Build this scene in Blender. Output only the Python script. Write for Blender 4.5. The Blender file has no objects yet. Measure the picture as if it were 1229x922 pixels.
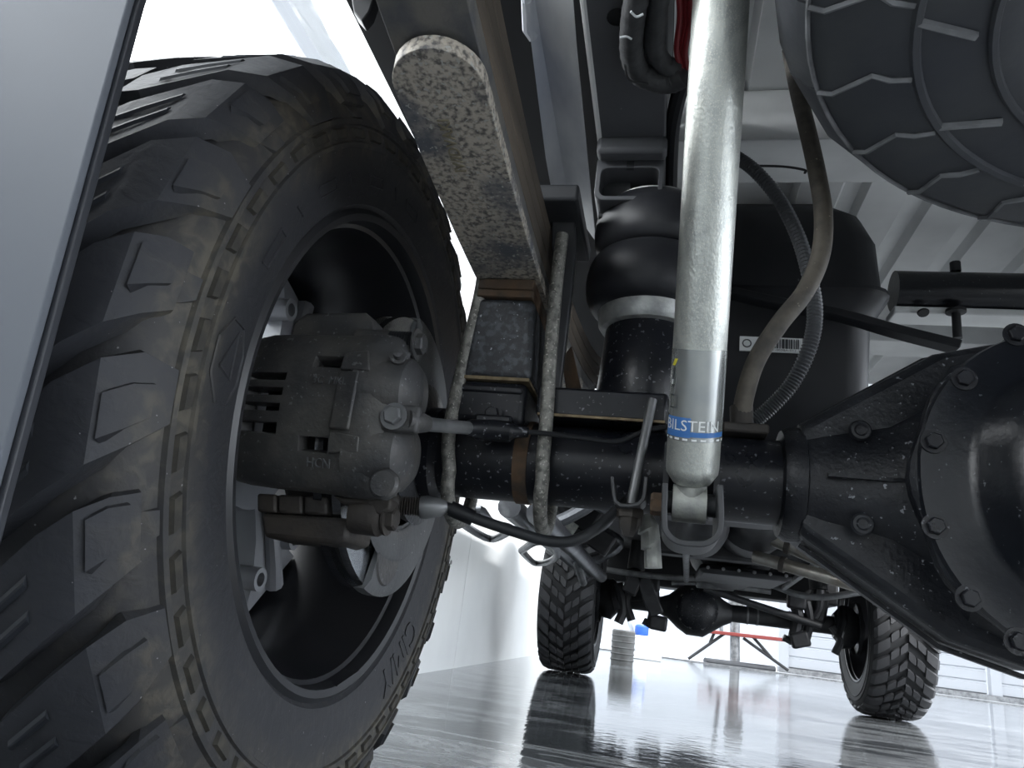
import bpy, math, random
from mathutils import Vector, Matrix
from math import sin, cos, pi, radians as RAD
random.seed(7)
SC = bpy.context.scene
COL = SC.collection

# ------------------------------------------------------------------ camera
# truck frame: X to the right, Y forward, Z up, origin on the floor under the rear axle
FPX, CX, CY, CZ, YAW, PIT, ROL = 867.0, -.3862, -.8857, .2691, .2312, .3082, .1291
cF = Vector((-sin(YAW)*cos(PIT), cos(YAW)*cos(PIT), sin(PIT)))
r0 = Vector((cos(YAW), sin(YAW), 0)); u0 = r0.cross(cF)
cR = r0*cos(ROL)+u0*sin(ROL); cU = -r0*sin(ROL)+u0*cos(ROL)
cC = Vector((CX, CY, CZ))
cam = bpy.data.cameras.new('camera'); cam.sensor_width = 36; cam.lens = 36*FPX/1229
cam.clip_start = .01; cam.clip_end = 300
camo = bpy.data.objects.new('camera', cam); COL.objects.link(camo)
camo.matrix_world = Matrix(((cR.x, cU.x, -cF.x, CX), (cR.y, cU.y, -cF.y, CY), (cR.z, cU.z, -cF.z, CZ), (0, 0, 0, 1)))
SC.camera = camo
SC.view_settings.view_transform = 'Standard'; SC.view_settings.look = 'None'
SC.view_settings.gamma = 1; SC.view_settings.use_curve_mapping = False
SC.view_settings.exposure = 1.85
# ------------------------------------------------------------------ world: bright overcast daylight
w = bpy.data.worlds.new('overcast'); SC.world = w; w.use_nodes = True
bg = w.node_tree.nodes['Background']; bg.inputs[0].default_value = (.89, .95, 1.03, 1); bg.inputs[1].default_value = 1.65

def lamp(name, loc, rot, sx, sy, power, col=(1, 1, 1)):
    l = bpy.data.lights.new(name, 'AREA'); l.shape = 'RECTANGLE'; l.size = sx; l.size_y = sy; l.energy = power; l.color = col
    o = bpy.data.objects.new(name, l); COL.objects.link(o); o.location = loc; o.rotation_euler = rot
    return o

# added fill lights without fixtures, one beside the truck and one ahead of it
lamp('fill_lamp', (4.2, 1.0, 3.5), (0, 0, 0), .5, 6, 360); lamp('fill_lamp', (.4, 7.6, 3.5), (0, 0, 0), 3, .5, 70)

def at(px, py, ax, v):
    """the point of the plane ax = v that lies on the sight line of a photograph pixel"""
    d = cF + cR*((px-614.5)/FPX) - cU*((py-461)/FPX)
    i = 'XYZ'.index(ax); t = (v-cC[i])/d[i]
    return cC+d*t

# ------------------------------------------------------------------ materials
MATS = {}
def mat(name, col, rough=.5, metal=0., col2=None, scale=20, lo=.4, hi=.65, speck=None, sscale=300, sthr=.68, bump=0, bscale=150, spec=.5, coat=0, stretch=None, rvar=0, col3=None, s3=6, lo3=.5, hi3=.7):
    m = bpy.data.materials.new(name); m.use_nodes = True; nt = m.node_tree; n = nt.nodes; L = nt.links
    b = n['Principled BSDF']; b.inputs['Roughness'].default_value = rough; b.inputs['Metallic'].default_value = metal
    b.inputs['Specular IOR Level'].default_value = spec; b.inputs['Coat Weight'].default_value = coat
    tc = n.new('ShaderNodeTexCoord'); src = tc.outputs['Object']
    if stretch:
        mp = n.new('ShaderNodeMapping'); mp.inputs['Scale'].default_value = stretch; L.new(src, mp.inputs[0]); src = mp.outputs[0]
    cur = None
    def noise(sc, det=6):
        t = n.new('ShaderNodeTexNoise'); t.inputs['Scale'].default_value = sc; t.inputs['Detail'].default_value = det; L.new(src, t.inputs['Vector']); return t.outputs['Fac']
    def ramp(f, a, c):
        r = n.new('ShaderNodeMapRange'); r.inputs[1].default_value = a; r.inputs[2].default_value = c; L.new(f, r.inputs[0]); return r.outputs[0]
    def mix(f, A, B):
        x = n.new('ShaderNodeMix'); x.data_type = 'RGBA'; L.new(f, x.inputs[0])
        for k, v in ((6, A), (7, B)):
            if isinstance(v, tuple): x.inputs[k].default_value = (*v, 1)
            else: L.new(v, x.inputs[k])
        return x.outputs[2]
    cur = tuple(col)
    if col2: cur = mix(ramp(noise(scale), lo, hi), cur, tuple(col2))
    if col3: cur = mix(ramp(noise(s3), lo3, hi3), cur, tuple(col3))
    if speck: cur = mix(ramp(noise(sscale, 2), sthr, sthr+.05), cur, tuple(speck))
    if isinstance(cur, tuple): b.inputs['Base Color'].default_value = (*cur, 1)
    else: L.new(cur, b.inputs['Base Color'])
    if rvar:
        r = n.new('ShaderNodeMapRange'); r.inputs[1].default_value = .3; r.inputs[2].default_value = .7
        r.inputs[3].default_value = rough-rvar; r.inputs[4].default_value = rough+rvar; L.new(noise(scale*.7), r.inputs[0]); L.new(r.outputs[0], b.inputs['Roughness'])
    if bump:
        bp = n.new('ShaderNodeBump'); bp.inputs['Strength'].default_value = bump; bp.inputs['Distance'].default_value = .002
        L.new(noise(bscale, 4), bp.inputs['Height']); L.new(bp.outputs[0], b.inputs['Normal'])
    MATS[name] = m
    return m
def emat(name, col, s):
    m = bpy.data.materials.new(name); m.use_nodes = True; nt = m.node_tree; nt.nodes.clear()
    e = nt.nodes.new('ShaderNodeEmission'); e.inputs[0].default_value = (*col, 1); e.inputs[1].default_value = s
    o = nt.nodes.new('ShaderNodeOutputMaterial'); nt.links.new(e.outputs[0], o.inputs[0]); MATS[name] = m; return m

mat('rubber_mud', (.034, .033, .031), .75, col2=(.085, .077, .060), scale=40, lo=.42, hi=.72, bump=.4, bscale=90, spec=.3)
mat('rubber_plain', (.016, .018, .021), .5, spec=.4, bump=.08, bscale=200)
mat('rubber_spare', (.052, .056, .066), .6, col2=(.070, .074, .080), scale=9, bump=.2, bscale=100, spec=.35, speck=(.4, .4, .4), sscale=120, sthr=.80)
mat('rubber_scuff', (.22, .225, .235), .7, col2=(.10, .104, .11), scale=25)
mat('rim_black', (.012, .013, .016), .32, spec=.5, col2=(.020, .020, .022), scale=6)
mat('rim_lip', (.018, .019, .022), .4, spec=.5)
mat('gunmetal', (.34, .35, .37), .42, .4, col2=(.28, .29, .31), scale=9)
mat('cast_grey', (.056, .057, .060), .52, .3, col2=(.095, .092, .087), scale=22, speck=(.16, .165, .17), sscale=190, sthr=.66, bump=.5, bscale=140)
mat('cast_brown', (.034, .031, .029), .65, .2, col2=(.055, .047, .040), scale=25, bump=.5, bscale=120)
mat('disc_steel', (.62, .64, .66), .22, 1., col2=(.45, .47, .5), scale=60, stretch=(1, 6, 6))
mat('shield', (.12, .125, .13), .6, .2, col2=(.09, .094, .098), scale=14, speck=(.5, .5, .5), sscale=200, sthr=.72, bump=.3)
mat('axle_black', (.006, .007, .010), .36, 0, spec=.32, col2=(.011, .012, .016), scale=16, speck=(.13, .135, .15), sscale=170, sthr=.655, bump=.25, bscale=60, rvar=.1)
mat('cover_black', (.005, .006, .009), .28, 0, spec=.36, col2=(.011, .013, .017), scale=7, speck=(.10, .11, .12), sscale=170, sthr=.70, bump=.2, bscale=120)
mat('cast_black', (.006, .007, .010), .40, 0, spec=.34, col2=(.016, .018, .022), scale=20, speck=(.20, .21, .23), sscale=160, sthr=.675, bump=.5, bscale=160)
mat('rust', (.10, .062, .036), .8, .1, col2=(.055, .042, .032), scale=40, lo=.4, hi=.65, bump=.5, bscale=150)
mat('rust_line', (.22, .17, .10), .8, 0, col2=(.12, .09, .05), scale=80)
mat('leaf_steel', (.50, .45, .38), .66, .1, col2=(.13, .12, .112), scale=190, lo=.44, hi=.64, speck=(.44, .43, .40), sscale=210, sthr=.62, bump=.6, bscale=260, col3=(.12, .127, .145), s3=9, lo3=.50, hi3=.62)
mat('leaf_dark', (.15, .142, .13), .6, .1, col2=(.085, .088, .095), scale=30, bump=.5, bscale=200)
mat('leaf_side', (.14, .112, .085), .75, .1, col2=(.085, .072, .058), scale=25, bump=.4, bscale=180, stretch=(1, .15, 1))
mat('stamp', (.26, .23, .16), .6, .3)
mat('block_black', (.026, .028, .032), .5, .2, col2=(.06, .066, .075), scale=110, lo=.48, hi=.62, speck=(.33, .35, .38), sscale=230, sthr=.70, bump=.6, bscale=200)
mat('ubolt', (.24, .235, .215), .6, .4, col2=(.11, .11, .10), scale=120, lo=.42, hi=.62, speck=(.42, .41, .37), sscale=300, sthr=.62, bump=.6, bscale=260)
mat('zinc', (.60, .62, .58), .42, .75, col2=(.44, .46, .445), scale=70, lo=.35, hi=.7, speck=(.66, .66, .60), sscale=900, sthr=.57, bump=.25, bscale=320, stretch=(1, 1, .6))
mat('zinc_dull', (.42, .43, .40), .55, .6, col2=(.27, .28, .27), scale=60, bump=.4)
mat('label_clear', (.47, .49, .47), .25, .7, col2=(.40, .42, .42), scale=30, coat=.6)
mat('label_blue', (.05, .16, .42), .3)
mat('label_white', (.72, .74, .74), .4)
mat('label_dark', (.05, .055, .06), .4)
mat('label_yellow', (.65, .58, .06), .4)
mat('bellows', (.013, .014, .018), .42, spec=.4, col2=(.030, .031, .035), scale=10)
mat('alu_ring', (.44, .45, .44), .45, .6, col2=(.28, .29, .29), scale=50, bump=.3)
mat('frame_black', (.030, .032, .036), .5, 0, col2=(.042, .044, .048), scale=9, speck=(.14, .145, .15), sscale=120, sthr=.76, bump=.15)
mat('rail_paint', (.085, .088, .096), .5, col2=(.105, .108, .117), scale=9, speck=(.2, .2, .2), sscale=120, sthr=.76, bump=.15)
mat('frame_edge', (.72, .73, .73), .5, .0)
mat('galv', (.70, .72, .74), .5, .1, col2=(.40, .43, .50), scale=10, lo=.42, hi=.66, speck=(.6, .6, .6), sscale=150, sthr=.74, bump=.2, stretch=(1, .4, 1))
mat('dark', (.012, .013, .015), .6)
mat('dark_plastic', (.006, .007, .009), .45, spec=.3, col2=(.016, .017, .02), scale=6, speck=(.10, .10, .11), sscale=60, sthr=.80)
mat('bed_paint', (.84, .85, .85), .5, col2=(.72, .73, .73), scale=7, lo=.42, hi=.7, spec=.4)
mat('bed_rail', (.74, .75, .75), .5, col2=(.62, .63, .63), scale=9)
mat('loom', (.055, .057, .060), .6, col2=(.035, .036, .04), scale=50, bump=.6, bscale=120)
mat('wire_red', (.22, .015, .02), .5)
mat('hose_brown', (.105, .092, .074), .65, col2=(.055, .05, .044), scale=45, lo=.4, hi=.68, speck=(.30, .27, .21), sscale=140, sthr=.72, bump=.4)
mat('conduit', (.060, .064, .070), .5)
mat('flap', (.128, .140, .160), .6, spec=.25, col2=(.118, .130, .150), scale=4, speck=(.36, .38, .40), sscale=40, sthr=.80, bump=.06, bscale=30)
mat('flap_edge', (.022, .025, .032), .5)
mat('tyre_far', (.014, .015, .017), .65)  # casing darker than tread_far: the groove shade is put into its colour
mat('tread_far', (.040, .041, .045), .6, col2=(.05, .051, .055), scale=12)
mat('metal_far', (.016, .017, .020), .5, .1, col2=(.032, .034, .037), scale=14, lo=.45, hi=.7)
mat('metal_grey', (.20, .205, .21), .45, .5, col2=(.10, .105, .11), scale=18)
mat('exhaust', (.38, .37, .34), .42, .8, col2=(.24, .22, .19), scale=14)
mat('step_dark', (.10, .105, .115), .3, .6, col2=(.24, .25, .26), scale=20, lo=.5, hi=.75)
mat('wall_paint', (.87, .89, .89), .5, col2=(.82, .84, .84), scale=2.5, spec=.3, speck=(.4, .4, .4), sscale=22, sthr=.80)
mat('frame_alu', (.34, .36, .39), .4, .2)
mat('foil', (.78, .79, .82), .22, .95, bump=1., bscale=14)
mat('seam', (.30, .31, .31), .6)
mat('red_paint', (.20, .025, .02), .45)
mat('fence_white', (.33, .345, .37), .5)
mat('facade_paint', (.37, .385, .40), .6, col2=(.345, .36, .375), scale=.6)
mat('pavement', (.42, .43, .44), .7, col2=(.38, .39, .40), scale=1.5)
mat('blue_cap', (.03, .12, .50), .4)
mat('plastic_white', (.75, .78, .8), .4)
mat('grey_rubber', (.13, .135, .135), .6, col2=(.10, .10, .10), scale=20)
def tyre_material(name, base, dust, amount):
    m = bpy.data.materials.new(name); m.use_nodes = True; nt = m.node_tree; n = nt.nodes; L = nt.links; b = n['Principled BSDF']
    tc = n.new('ShaderNodeTexCoord'); sp = n.new('ShaderNodeSeparateXYZ'); L.new(tc.outputs['Object'], sp.inputs[0])
    def M(op, a, c=None):
        x = n.new('ShaderNodeMath'); x.operation = op
        for i, v in enumerate((a, c)):
            if v is None: continue
            if isinstance(v, (int, float)): x.inputs[i].default_value = v
            else: L.new(v, x.inputs[i])
        return x.outputs[0]
    def MR(f, a, c):
        r = n.new('ShaderNodeMapRange'); r.interpolation_type = 'SMOOTHSTEP'; r.inputs[1].default_value = a; r.inputs[2].default_value = c; L.new(f, r.inputs[0]); return r.outputs[0]
    rad = M('SQRT', M('ADD', M('MULTIPLY', sp.outputs[1], sp.outputs[1]), M('MULTIPLY', sp.outputs[2], sp.outputs[2])))
    band = M('MULTIPLY', MR(rad, .352, .392), M('SUBTRACT', 1.0, MR(rad, .432, .468)))
    def N(sc, det, dist=0):
        t = n.new('ShaderNodeTexNoise'); t.inputs['Scale'].default_value = sc; t.inputs['Detail'].default_value = det; t.inputs['Distortion'].default_value = dist; L.new(tc.outputs['Object'], t.inputs['Vector']); return t.outputs['Fac']
    big = MR(N(7, 3), .35, .65); fine = MR(N(55, 6, .5), .40, .70); scr = MR(N(22, 8, 2.5), .52, .66)
    f = M('MULTIPLY', M('ADD', M('MULTIPLY', band, M('ADD', .25, M('MULTIPLY', big, .75))), M('MULTIPLY', scr, .12)), M('ADD', .35, M('MULTIPLY', fine, amount)))
    x = n.new('ShaderNodeMix'); x.data_type = 'RGBA'; L.new(f, x.inputs[0]); x.inputs[6].default_value = (*base, 1); x.inputs[7].default_value = (*dust, 1)
    sk = MR(N(230, 1), .78, .82); y = n.new('ShaderNodeMix'); y.data_type = 'RGBA'; L.new(sk, y.inputs[0]); L.new(x.outputs[2], y.inputs[6]); y.inputs[7].default_value = (.22, .22, .22, 1)
    L.new(y.outputs[2], b.inputs['Base Color']); b.inputs['Roughness'].default_value = .58; b.inputs['Specular IOR Level'].default_value = .35
    bp = n.new('ShaderNodeBump'); bp.inputs['Strength'].default_value = .35; bp.inputs['Distance'].default_value = .003; L.new(M('ADD', M('MULTIPLY', N(24, 7, 2.5), .7), M('MULTIPLY', fine, .35)), bp.inputs['Height']); L.new(bp.outputs[0], b.inputs['Normal'])
    MATS[name] = m
tyre_material('rubber', (.031, .033, .039), (.085, .078, .063), .8)
tyre_material('rubber_dusty', (.026, .027, .031), (.092, .084, .067), .8)
emat('daylight', (.93, .97, 1), 2.6)

def floor_material():
    m = bpy.data.materials.new('epoxy_marble'); m.use_nodes = True; nt = m.node_tree; n = nt.nodes; L = nt.links
    b = n['Principled BSDF']
    tc = n.new('ShaderNodeTexCoord')
    mp = n.new('ShaderNodeMapping'); mp.inputs['Rotation'].default_value = (0, 0, .35); mp.inputs['Scale'].default_value = (.55, 2.0, 1); L.new(tc.outputs['Object'], mp.inputs[0])
    d = n.new('ShaderNodeTexNoise'); d.inputs['Scale'].default_value = 1.6; d.inputs['Detail'].default_value = 4; L.new(mp.outputs[0], d.inputs['Vector'])
    sc = n.new('ShaderNodeVectorMath'); sc.operation = 'SCALE'; sc.inputs['Scale'].default_value = 1.1; L.new(d.outputs['Color'], sc.inputs[0])
    ad = n.new('ShaderNodeVectorMath'); L.new(mp.outputs[0], ad.inputs[0]); L.new(sc.outputs[0], ad.inputs[1])
    t = n.new('ShaderNodeTexNoise'); t.inputs['Scale'].default_value = 1.5; t.inputs['Detail'].default_value = 5; t.inputs['Distortion'].default_value = 1.6; L.new(ad.outputs[0], t.inputs['Vector'])
    r = n.new('ShaderNodeValToRGB'); cr = r.color_ramp
    cr.elements[0].position = .33; cr.elements[0].color = (.045, .05, .055, 1); cr.elements[1].position = .72; cr.elements[1].color = (.38, .40, .42, 1)
    e = cr.elements.new(.46); e.color = (.065, .071, .078, 1); e = cr.elements.new(.52); e.color = (.25, .265, .275, 1); e = cr.elements.new(.58); e.color = (.105, .113, .122, 1)
    L.new(t.outputs['Fac'], r.inputs[0]); L.new(r.outputs[0], b.inputs['Base Color'])
    b.inputs['Roughness'].default_value = .06; b.inputs['Specular IOR Level'].default_value = .26
    b.inputs['Coat Weight'].default_value = 0
    w_ = n.new('ShaderNodeTexNoise'); w_.inputs['Scale'].default_value = 26; w_.inputs['Detail'].default_value = 3; L.new(tc.outputs['Object'], w_.inputs['Vector'])
    bp = n.new('ShaderNodeBump'); bp.inputs['Strength'].default_value = .075; bp.inputs['Distance'].default_value = .01
    L.new(w_.outputs[0], bp.inputs['Height']); L.new(bp.outputs[0], b.inputs['Normal']); L.new(bp.outputs[0], b.inputs['Coat Normal'])
    MATS['floor'] = m
floor_material()

# ------------------------------------------------------------------ mesh helpers
V = Vector
class MB:
    def __init__(s): s.v = []; s.f = []
    def add(s, vs, fs):
        o = len(s.v); s.v += [tuple(x) for x in vs]; s.f += [tuple(i+o for i in f) for f in fs]; return s
    def box(s, c, d, R=None):
        c = V(c); vs = []
        for z in (-1, 1):
            for y in (-1, 1):
                for x in (-1, 1):
                    p = V((x*d[0]/2, y*d[1]/2, z*d[2]/2)); vs.append(c+(R @ p if R else p))
        return s.add(vs, [(0, 2, 3, 1), (4, 5, 7, 6), (0, 1, 5, 4), (2, 6, 7, 3), (0, 4, 6, 2), (1, 3, 7, 5)])
    def bb(s, x0, x1, y0, y1, z0, z1): return s.box(((x0+x1)/2, (y0+y1)/2, (z0+z1)/2), (abs(x1-x0), abs(y1-y0), abs(z1-z0)))
    def prism(s, poly, vec):
        n = len(poly); poly = [V(p) for p in poly]; vec = V(vec)
        return s.add(poly+[p+vec for p in poly], [tuple(range(n))[::-1], tuple(range(n, 2*n))]+[(i, (i+1) % n, (i+1) % n+n, i+n) for i in range(n)])
    def ring(s, c, a, b, r, n, ph=0): return [V(c)+a*(r*cos(2*pi*i/n+ph))+b*(r*sin(2*pi*i/n+ph)) for i in range(n)]
    def tube(s, path, r, n=12, cap=True):
        path = [V(p) for p in path]; m = len(path); rs = r if isinstance(r, (list, tuple)) else [r]*m
        t0 = (path[1]-path[0]).normalized(); a = t0.orthogonal().normalized(); vs = []; fs = []
        for i, p in enumerate(path):
            t = ((path[min(i+1, m-1)]-path[i]).normalized()+(path[i]-path[max(i-1, 0)]).normalized())
            t = t.normalized() if t.length > 1e-9 else t0
            a = (a-t*a.dot(t)).normalized(); b = t.cross(a); vs += s.ring(p, a, b, rs[i], n)
        for i in range(m-1):
            for j in range(n):
                k = (j+1) % n; fs.append((i*n+j, i*n+k, (i+1)*n+k, (i+1)*n+j))
        if cap: fs += [tuple(range(n))[::-1], tuple(range((m-1)*n, m*n))]
        return s.add(vs, fs)
    def lathe(s, prof, o=(0, 0, 0), ax=(1, 0, 0), n=48, closed=False, cap=False, ph=0):
        o = V(o); ax = V(ax).normalized(); a = ax.orthogonal().normalized(); b = ax.cross(a); vs = []; fs = []; m = len(prof)
        for h, r in prof: vs += s.ring(o+ax*h, a, b, max(r, 1e-5), n, ph)
        for i in range(m if closed else m-1):
            i2 = (i+1) % m
            for j in range(n):
                k = (j+1) % n; fs.append((i*n+j, i*n+k, i2*n+k, i2*n+j))
        if cap and not closed: fs += [tuple(range(n))[::-1], tuple(range((m-1)*n, m*n))]
        return s.add(vs, fs)
    def rect_sweep(s, path, wvec, th):
        """flat bar: section wvec wide (given direction) and th thick, swept along path"""
        path = [V(p) for p in path]; wv = V(wvec); m = len(path); vs = []; fs = []
        for i, p in enumerate(path):
            t = (path[min(i+1, m-1)]-path[max(i-1, 0)]).normalized(); nn = t.cross(wv).normalized()*th/2
            vs += [p-wv/2-nn, p+wv/2-nn, p+wv/2+nn, p-wv/2+nn]
        for i in range(m-1):
            for j in range(4):
                k = (j+1) % 4; fs.append((i*4+j, i*4+k, i*4+4+k, i*4+4+j))
        fs += [(3, 2, 1, 0), (m*4-4, m*4-3, m*4-2, m*4-1)]
        return s.add(vs, fs)
    def loft(s, rings, cap=True):
        n = len(rings[0]); vs = [p for r in rings for p in r]; fs = []
        for i in range(len(rings)-1):
            for j in range(n):
                k = (j+1) % n; fs.append((i*n+j, i*n+k, i*n+n+k, i*n+n+j))
        if cap: fs += [tuple(range(n))[::-1], tuple(range((len(rings)-1)*n, len(rings)*n))]
        return s.add(vs, fs)
    def mesh(s, name, m, sm=35):
        me = bpy.data.meshes.new(name); me.from_pydata(s.v, [], s.f)
        import bmesh
        b = bmesh.new(); b.from_mesh(me); bmesh.ops.recalc_face_normals(b, faces=b.faces); b.to_mesh(me); b.free()
        me.materials.append(MATS[m])
        if sm:
            for p in me.polygons: p.use_smooth = True
            me.set_sharp_from_angle(angle=RAD(sm))
        return me
    def build(s, name, m, parent=None, sm=35, bev=0, seg=2):
        o = bpy.data.objects.new(name, s.mesh(name, m, sm)); COL.objects.link(o)
        if parent: hook(o, parent)
        if bev:
            b = o.modifiers.new('bevel', 'BEVEL'); b.width = bev; b.segments = seg; b.limit_method = 'ANGLE'; b.angle_limit = RAD(40)
        return o
def hook(o, parent):
    o.parent = parent; o.matrix_parent_inverse = wm(parent).inverted()
def wm(o):
    m = Matrix.LocRotScale(o.location, o.rotation_euler, o.scale)
    return wm(o.parent) @ o.matrix_parent_inverse @ m if o.parent else m
def tag(o, label, cat, group=None, kind=None):
    o['label'] = label; o['category'] = cat
    if group: o['group'] = group
    if kind: o['kind'] = kind
    return o
def thing(name, loc, label, cat, group=None):
    o = bpy.data.objects.new(name, None); COL.objects.link(o); o.location = loc; o.empty_display_size = .05
    return tag(o, label, cat, group)
def struct(name, mb, m, label, cat, **k):
    o = mb.build(name, m, **k); return tag(o, label, cat, kind='structure')
def copy_tree(o, parent=None):
    c = o.copy(); COL.objects.link(c)
    if parent: c.parent = parent
    for ch in list(o.children): copy_tree(ch, c)
    return c
def spline(pts, k=8):
    """Catmull-Rom through the points"""
    P = [V(p) for p in pts]; P = [P[0]*2-P[1]]+P+[P[-1]*2-P[-2]]; out = []
    for i in range(1, len(P)-2):
        for j in range(k):
            t = j/k; a, b, c, d = P[i-1:i+3]
            out.append(.5*((2*b)+(c-a)*t+(2*a-5*b+4*c-d)*t*t+(3*b-a-3*c+d)*t**3))
    return out+[P[-2]]
def bolt(name, p, ax, r, m, parent, h=None, washer=True):
    h = h or r*.9; ax = V(ax).normalized(); b = MB()
    if washer: b.lathe([(0, 0), (0, r*1.45), (h*.22, r*1.45), (h*.22, 0)], p, ax, 20)
    b.lathe([(0, r*1.0), (h*.85, r*1.0), (h, r*.85), (h, 0)], p, ax, 6)
    return b.build(name, m, parent, sm=30)
def text_mesh(s, size, ext):
    cu = bpy.data.curves.new('lettering', 'FONT'); cu.body = s; cu.size = size; cu.extrude = ext; cu.align_x = 'CENTER'; cu.align_y = 'CENTER'; cu.resolution_u = 3
    o = bpy.data.objects.new('lettering', cu); COL.objects.link(o)
    bpy.context.view_layer.update()
    me = bpy.data.meshes.new_from_object(o.evaluated_get(bpy.context.evaluated_depsgraph_get())); bpy.data.objects.remove(o); bpy.data.curves.remove(cu)
    return me
def text_obj(name, s, size, ext, fn, m, parent):
    me = text_mesh(s, size, ext)
    for v in me.vertices: v.co = fn(v.co)
    me.materials.clear(); me.materials.append(MATS[m])
    o = bpy.data.objects.new(name, me); COL.objects.link(o)
    if parent: hook(o, parent)
    return o
H = .455    # axle height above the datum
FZ = -.029  # floor level (tyre radius .484)
# ================================================================== THE SETTING
WX = -1.43
struct('floor', MB().bb(WX-.1, 16, -7, 10.4, FZ-.1, FZ), 'floor', 'glossy grey and white marbled epoxy workshop floor', 'floor', sm=0)
wl = MB()
wl.bb(WX-.12, WX, -7, 10.4, FZ, .85); wl.bb(WX-.12, WX, -7, 10.4, 1.63, 3.6)
wl.bb(WX-.12, WX, -7, -2.6, .85, 1.63); wl.bb(WX-.12, WX, 1.15, 10.4, .85, 1.63)
WALL = struct('wall_left', wl, 'wall_paint', 'white painted panel wall along the left side of the truck', 'wall', sm=0)
for i, y in enumerate((3.05, 6.75)):
    MB().bb(WX-.002, WX+.0015, y, y+.004, FZ, 3.6).build('panel_joint', 'bed_paint', WALL, sm=0)
for (px, py) in ((541, 675), (505, 79), (497, 128), (562, 636)):
    p = at(px, py, 'X', WX); MB().lathe([(0, .012), (.004, .010), (.006, 0)], p, (1, 0, 0), 10).build('fastener', 'seam', WALL)
struct('ceiling', MB().bb(WX-.12, 9.1, -7, 10.4, 3.6, 3.7), 'wall_paint', 'unseen white workshop ceiling, added to dim the light inside', 'ceiling', sm=0)  # out of view, added to hold back sky light from above
struct('added_wall_back', MB().bb(WX-.12, 7.0, -6.1, -6.0, FZ, 3.6), 'wall_paint', 'unseen white wall added behind the camera to darken reflections', 'wall', sm=0)  # out of view, added so that black paint mirrors less brightness
wi = thing('window_1', (WX, -.7, .85), 'bright daylit window with grey aluminium frame in the white wall', 'window'); wi['kind'] = 'structure'
MB().bb(WX-.06, WX+.03, -2.6, 1.15, 1.624, 1.660).bb(WX-.06, WX+.03, -2.6, 1.15, .85, .89).bb(WX-.06, WX+.03, -2.6, -2.56, .89, 1.63).bb(WX-.06, WX+.03, 1.11, 1.15, .89, 1.63).build('window_frame', 'frame_alu', wi, sm=0, bev=.004)
MB().bb(WX-.06, WX+.018, -2.6, 1.15, 1.662, 1.70).build('head_track', 'frame_alu', wi, sm=0, bev=.004)
MB().bb(WX-.055, WX-.05, -2.57, 1.12, .88, 1.626).build('pane', 'daylight', wi, sm=0)
b = MB(); n = 60; random.seed(3)
g = [[V((WX+.004+random.uniform(0, .008), -2.6+3.9*i/n, 1.705+.1*j/5)) for j in range(6)] for i in range(n+1)]
b.add([p for r in g for p in r], [(i*6+j, i*6+j+1, i*6+7+j, i*6+6+j) for i in range(n) for j in range(5)])
tag(b.build('foil_tape', 'foil', sm=0), 'crinkled silver foil strip on the wall above the window', 'foil')
tag(MB().bb(-12, 30, 10.4, 60, FZ-.14, FZ-.03).build('pavement', 'pavement', sm=0), 'pale bright pavement outside the open workshop front', 'pavement', kind='structure')
fac = thing('added_facade', (5, 17, FZ), 'pale plain facade added across the yard to temper the floor reflection', 'building')  # added surface that cuts the glare mirrored by the floor
MB().bb(-14, 34, 17, 17.3, FZ-.03, 5.5).build('wall_slab', 'facade_paint', fac, sm=0)
MB().bb(-14.1, 34.1, 16.9, 17.35, 5.5, 5.65).build('parapet', 'frame_alu', fac, sm=0)
struct('trim_1', MB().bb(WX, 16, 10.25, 10.4, FZ, FZ+.012), 'metal_grey', 'dark steel threshold strip at the open front of the floor', 'threshold', sm=0)

# ================================================================== WHEELS
def WP(x, r, a): return V((x, r*sin(a), r*cos(a)))
def tread_block(st, depth, mname, R=.478):
    """st: stations (x, s_lo, s_hi, r) from the middle of the tread towards the shoulder; s is arc length"""
    b = MB(); vs = []; fs = []; m = len(st)
    for i, (x, lo, hi, r) in enumerate(st):
        dx = -.010*(1 if x > 0 else -1) if r < R-.012 else 0
        rb = r-depth if r >= R-.03 else r-depth*.35
        for (s, rr, xx) in ((lo-.004, rb, x+dx), (lo, r, x), (hi, r, x), (hi+.004, rb, x+dx)):
            vs.append(WP(xx, rr, s/R))
    for i in range(m-1):
        for j in range(3): fs.append((i*4+j, i*4+j+1, i*4+5+j, i*4+4+j))
    fs += [(3, 2, 1, 0), (m*4-4, m*4-3, m*4-2, m*4-1)]
    return MB().add(vs, fs).mesh('tread_block', mname, 25)
def spin(name, me, a, parent, mirror=False):
    o = bpy.data.objects.new(name, me); COL.objects.link(o); o.parent = parent
    o.rotation_euler = (-a, 0, 0)
    if mirror: o.scale = (-1, 1, 1)
    return o

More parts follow.
